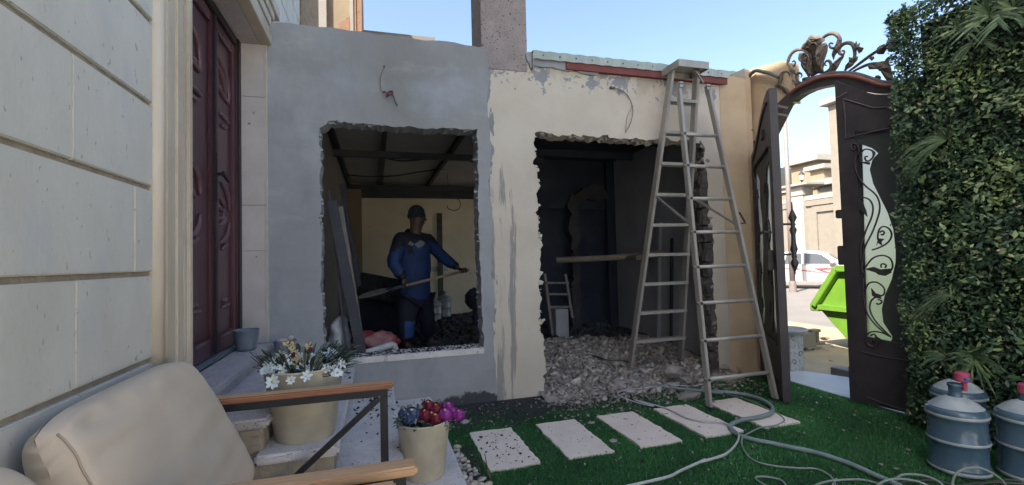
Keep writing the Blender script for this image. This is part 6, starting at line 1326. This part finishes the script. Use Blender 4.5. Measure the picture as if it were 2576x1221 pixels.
# street lamp pole
lp0 = onx(1992, 640, 16.8); a = onx(1989.5, 620, 16.8); b_ = onx(1981, 240, 16.8)
t = thing('lamp_post', 'tall pale street lamp pole across the road behind the open gate leaf', 'street lamp', (16.8, a.y, zr(16.8)))
mb = MB(); mb.tube([(16.8, a.y, zr(16.8) - .05), (16.8, a.y, 8.3)], [.115, .07], 14); obj('pole', mb, 'pole', t, smooth=True)
mb = MB(); mb.tube([(16.8, a.y, zr(16.8) - .02), (16.8, a.y, zr(16.8) + .5)], [.14, .14], 14); obj('pole_base', mb, 'pole', t)
# villa compound wall across the road (runs along Y)
VX = 24.0
vw = thing('villa_wall', 'pale panelled compound wall with white coping across the road', 'wall', (VX, 20, -.5))
ztop = onx(2040, 503, VX).z; y1_, y2_ = onx(1900, 500, VX).y, onx(2160, 500, VX).y
jp = onx(2058 * 0 + (3000 + 455 / 2.036) * .629, 530, VX).y
mb = MB(); mb.box((VX, y2_ - 8, -1), (VX + .3, y1_ + 10, ztop)); obj('wall', mb, 'villa', vw)
zc = onx(2050, 480, VX).z
mb = MB(); mb.box((VX - .12, y2_ - 8, ztop - .05), (VX + .42, jp + .0, ztop + .25)); mb.box((VX - .12, jp + .9, ztop - .05), (VX + .42, y1_ + 10, ztop + .22)); obj('coping', mb, 'villa_trim', vw, bevel=.03)
mb = MB(); mb.box((VX - .10, y2_ - 8, ztop - .35), (VX + .0, y1_ + 10, ztop - .0502)); obj('band', mb, 'villa', vw)
mb = MB(); mb.box((VX - .25, jp - .05, -1), (VX + .5, jp + .75, ztop + .3)); obj('pier', mb, 'villa_trim', vw, bevel=.02)
mb = MB(); mb.box((VX - .55, jp - .6, ztop + .85), (VX + .8, jp + 1.5, ztop + 1.0)); mb.box((VX - .3, jp - .1, ztop + .3), (VX + .5, jp + .8, ztop + .8502)); obj('pier_cap', mb, 'villa_trim', vw, bevel=.03)
for k in range(4):
    ya = jp - .45 - k * 3.3; mb = MB(); mb.prism([[(ya, -.6), (ya, ztop - .42), (ya - 3.0, ztop - .42), (ya - 3.0, -.6)], [(ya - .28, -.5), (ya - .28, ztop - .75), (ya - 2.72, ztop - .75), (ya - 2.72, -.5)]], fx, VX - .10, VX - .001); obj('wall_panel', mb, 'villa', vw)
mb = MB(); mb.box((VX - .10, jp + .95, -.6), (VX - .001, jp + 1.5, ztop - .42)); obj('wall_panel', mb, 'villa', vw)
pw = onx((3000 + 415 / 2.036) * .629, (600 + 345 / 2.036) * .629, VX); wl = thing('wall_lantern', 'small dark lantern on the compound wall pier across the road', 'lantern', (VX + .1, pw.y, ztop + 1.0))
mb = MB(); mb.lathe((VX + .1, pw.y, ztop + 1.0), [(.05, 0), (.03, .1), (.05, .18), (.12, .25)], 8); mb.lathe((VX + .1, pw.y, ztop + 1.0), [(.17, .55), (.14, .62), (.05, .74), (.01, .85)], 8); obj('frame', mb, 'steel_dark', wl); mb = MB(); mb.lathe((VX + .1, pw.y, ztop + 1.0), [(.11, .25), (.15, .55)], 8); obj('glass', mb, 'lamp_glass', wl)
# villas behind: boxes with parapets placed by their outline
def block(name, x, u0, u1, v, depth, m, label, parts=(), cat='building', cap='villa_trim', capm=.22, z0=-.5, ws=()):
    p, q = onx(u0, v, x), onx(u1, v, x); t = thing(name, label, cat, (x, (p.y + q.y) / 2, z0)); mb = MB(); mb.box((x, q.y, z0), (x + depth, p.y, p.z)); obj('wall', mb, m, t)
    mb = MB(); mb.box((x - capm, q.y - capm, p.z), (x + depth + capm, p.y + capm, p.z + capm * 1.1)); obj('parapet', mb, cap, t, bevel=.03)
    for (a0, b0, a1, b1) in ws:
        P_, Q_ = onx(a0, b0, x), onx(a1, b1, x); mb = MB(); mb.box((x - .04, Q_.y, Q_.z), (x + .0, P_.y, P_.z)); obj('window', mb, 'car_glass', t)
    return t
block('tall_gate_pillar', 23.4, 2083, 2140, 266, 3.5, 'villa', 'tall cream pillar with a flared cornice rising over the compound wall', capm=.3)
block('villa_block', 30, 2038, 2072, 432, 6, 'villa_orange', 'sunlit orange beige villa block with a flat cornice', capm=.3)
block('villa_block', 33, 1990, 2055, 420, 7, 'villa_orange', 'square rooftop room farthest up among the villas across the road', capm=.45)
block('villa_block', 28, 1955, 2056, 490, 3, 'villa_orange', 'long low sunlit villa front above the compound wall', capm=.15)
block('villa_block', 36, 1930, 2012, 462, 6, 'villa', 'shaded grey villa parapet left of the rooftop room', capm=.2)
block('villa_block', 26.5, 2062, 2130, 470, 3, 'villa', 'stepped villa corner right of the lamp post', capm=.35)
block('villa_block', 34, 1935, 1962, 430, 1.5, 'skip_green' if False else 'conduit_grey', 'small dark green tank box on the far roof', capm=.03, cat='tank')
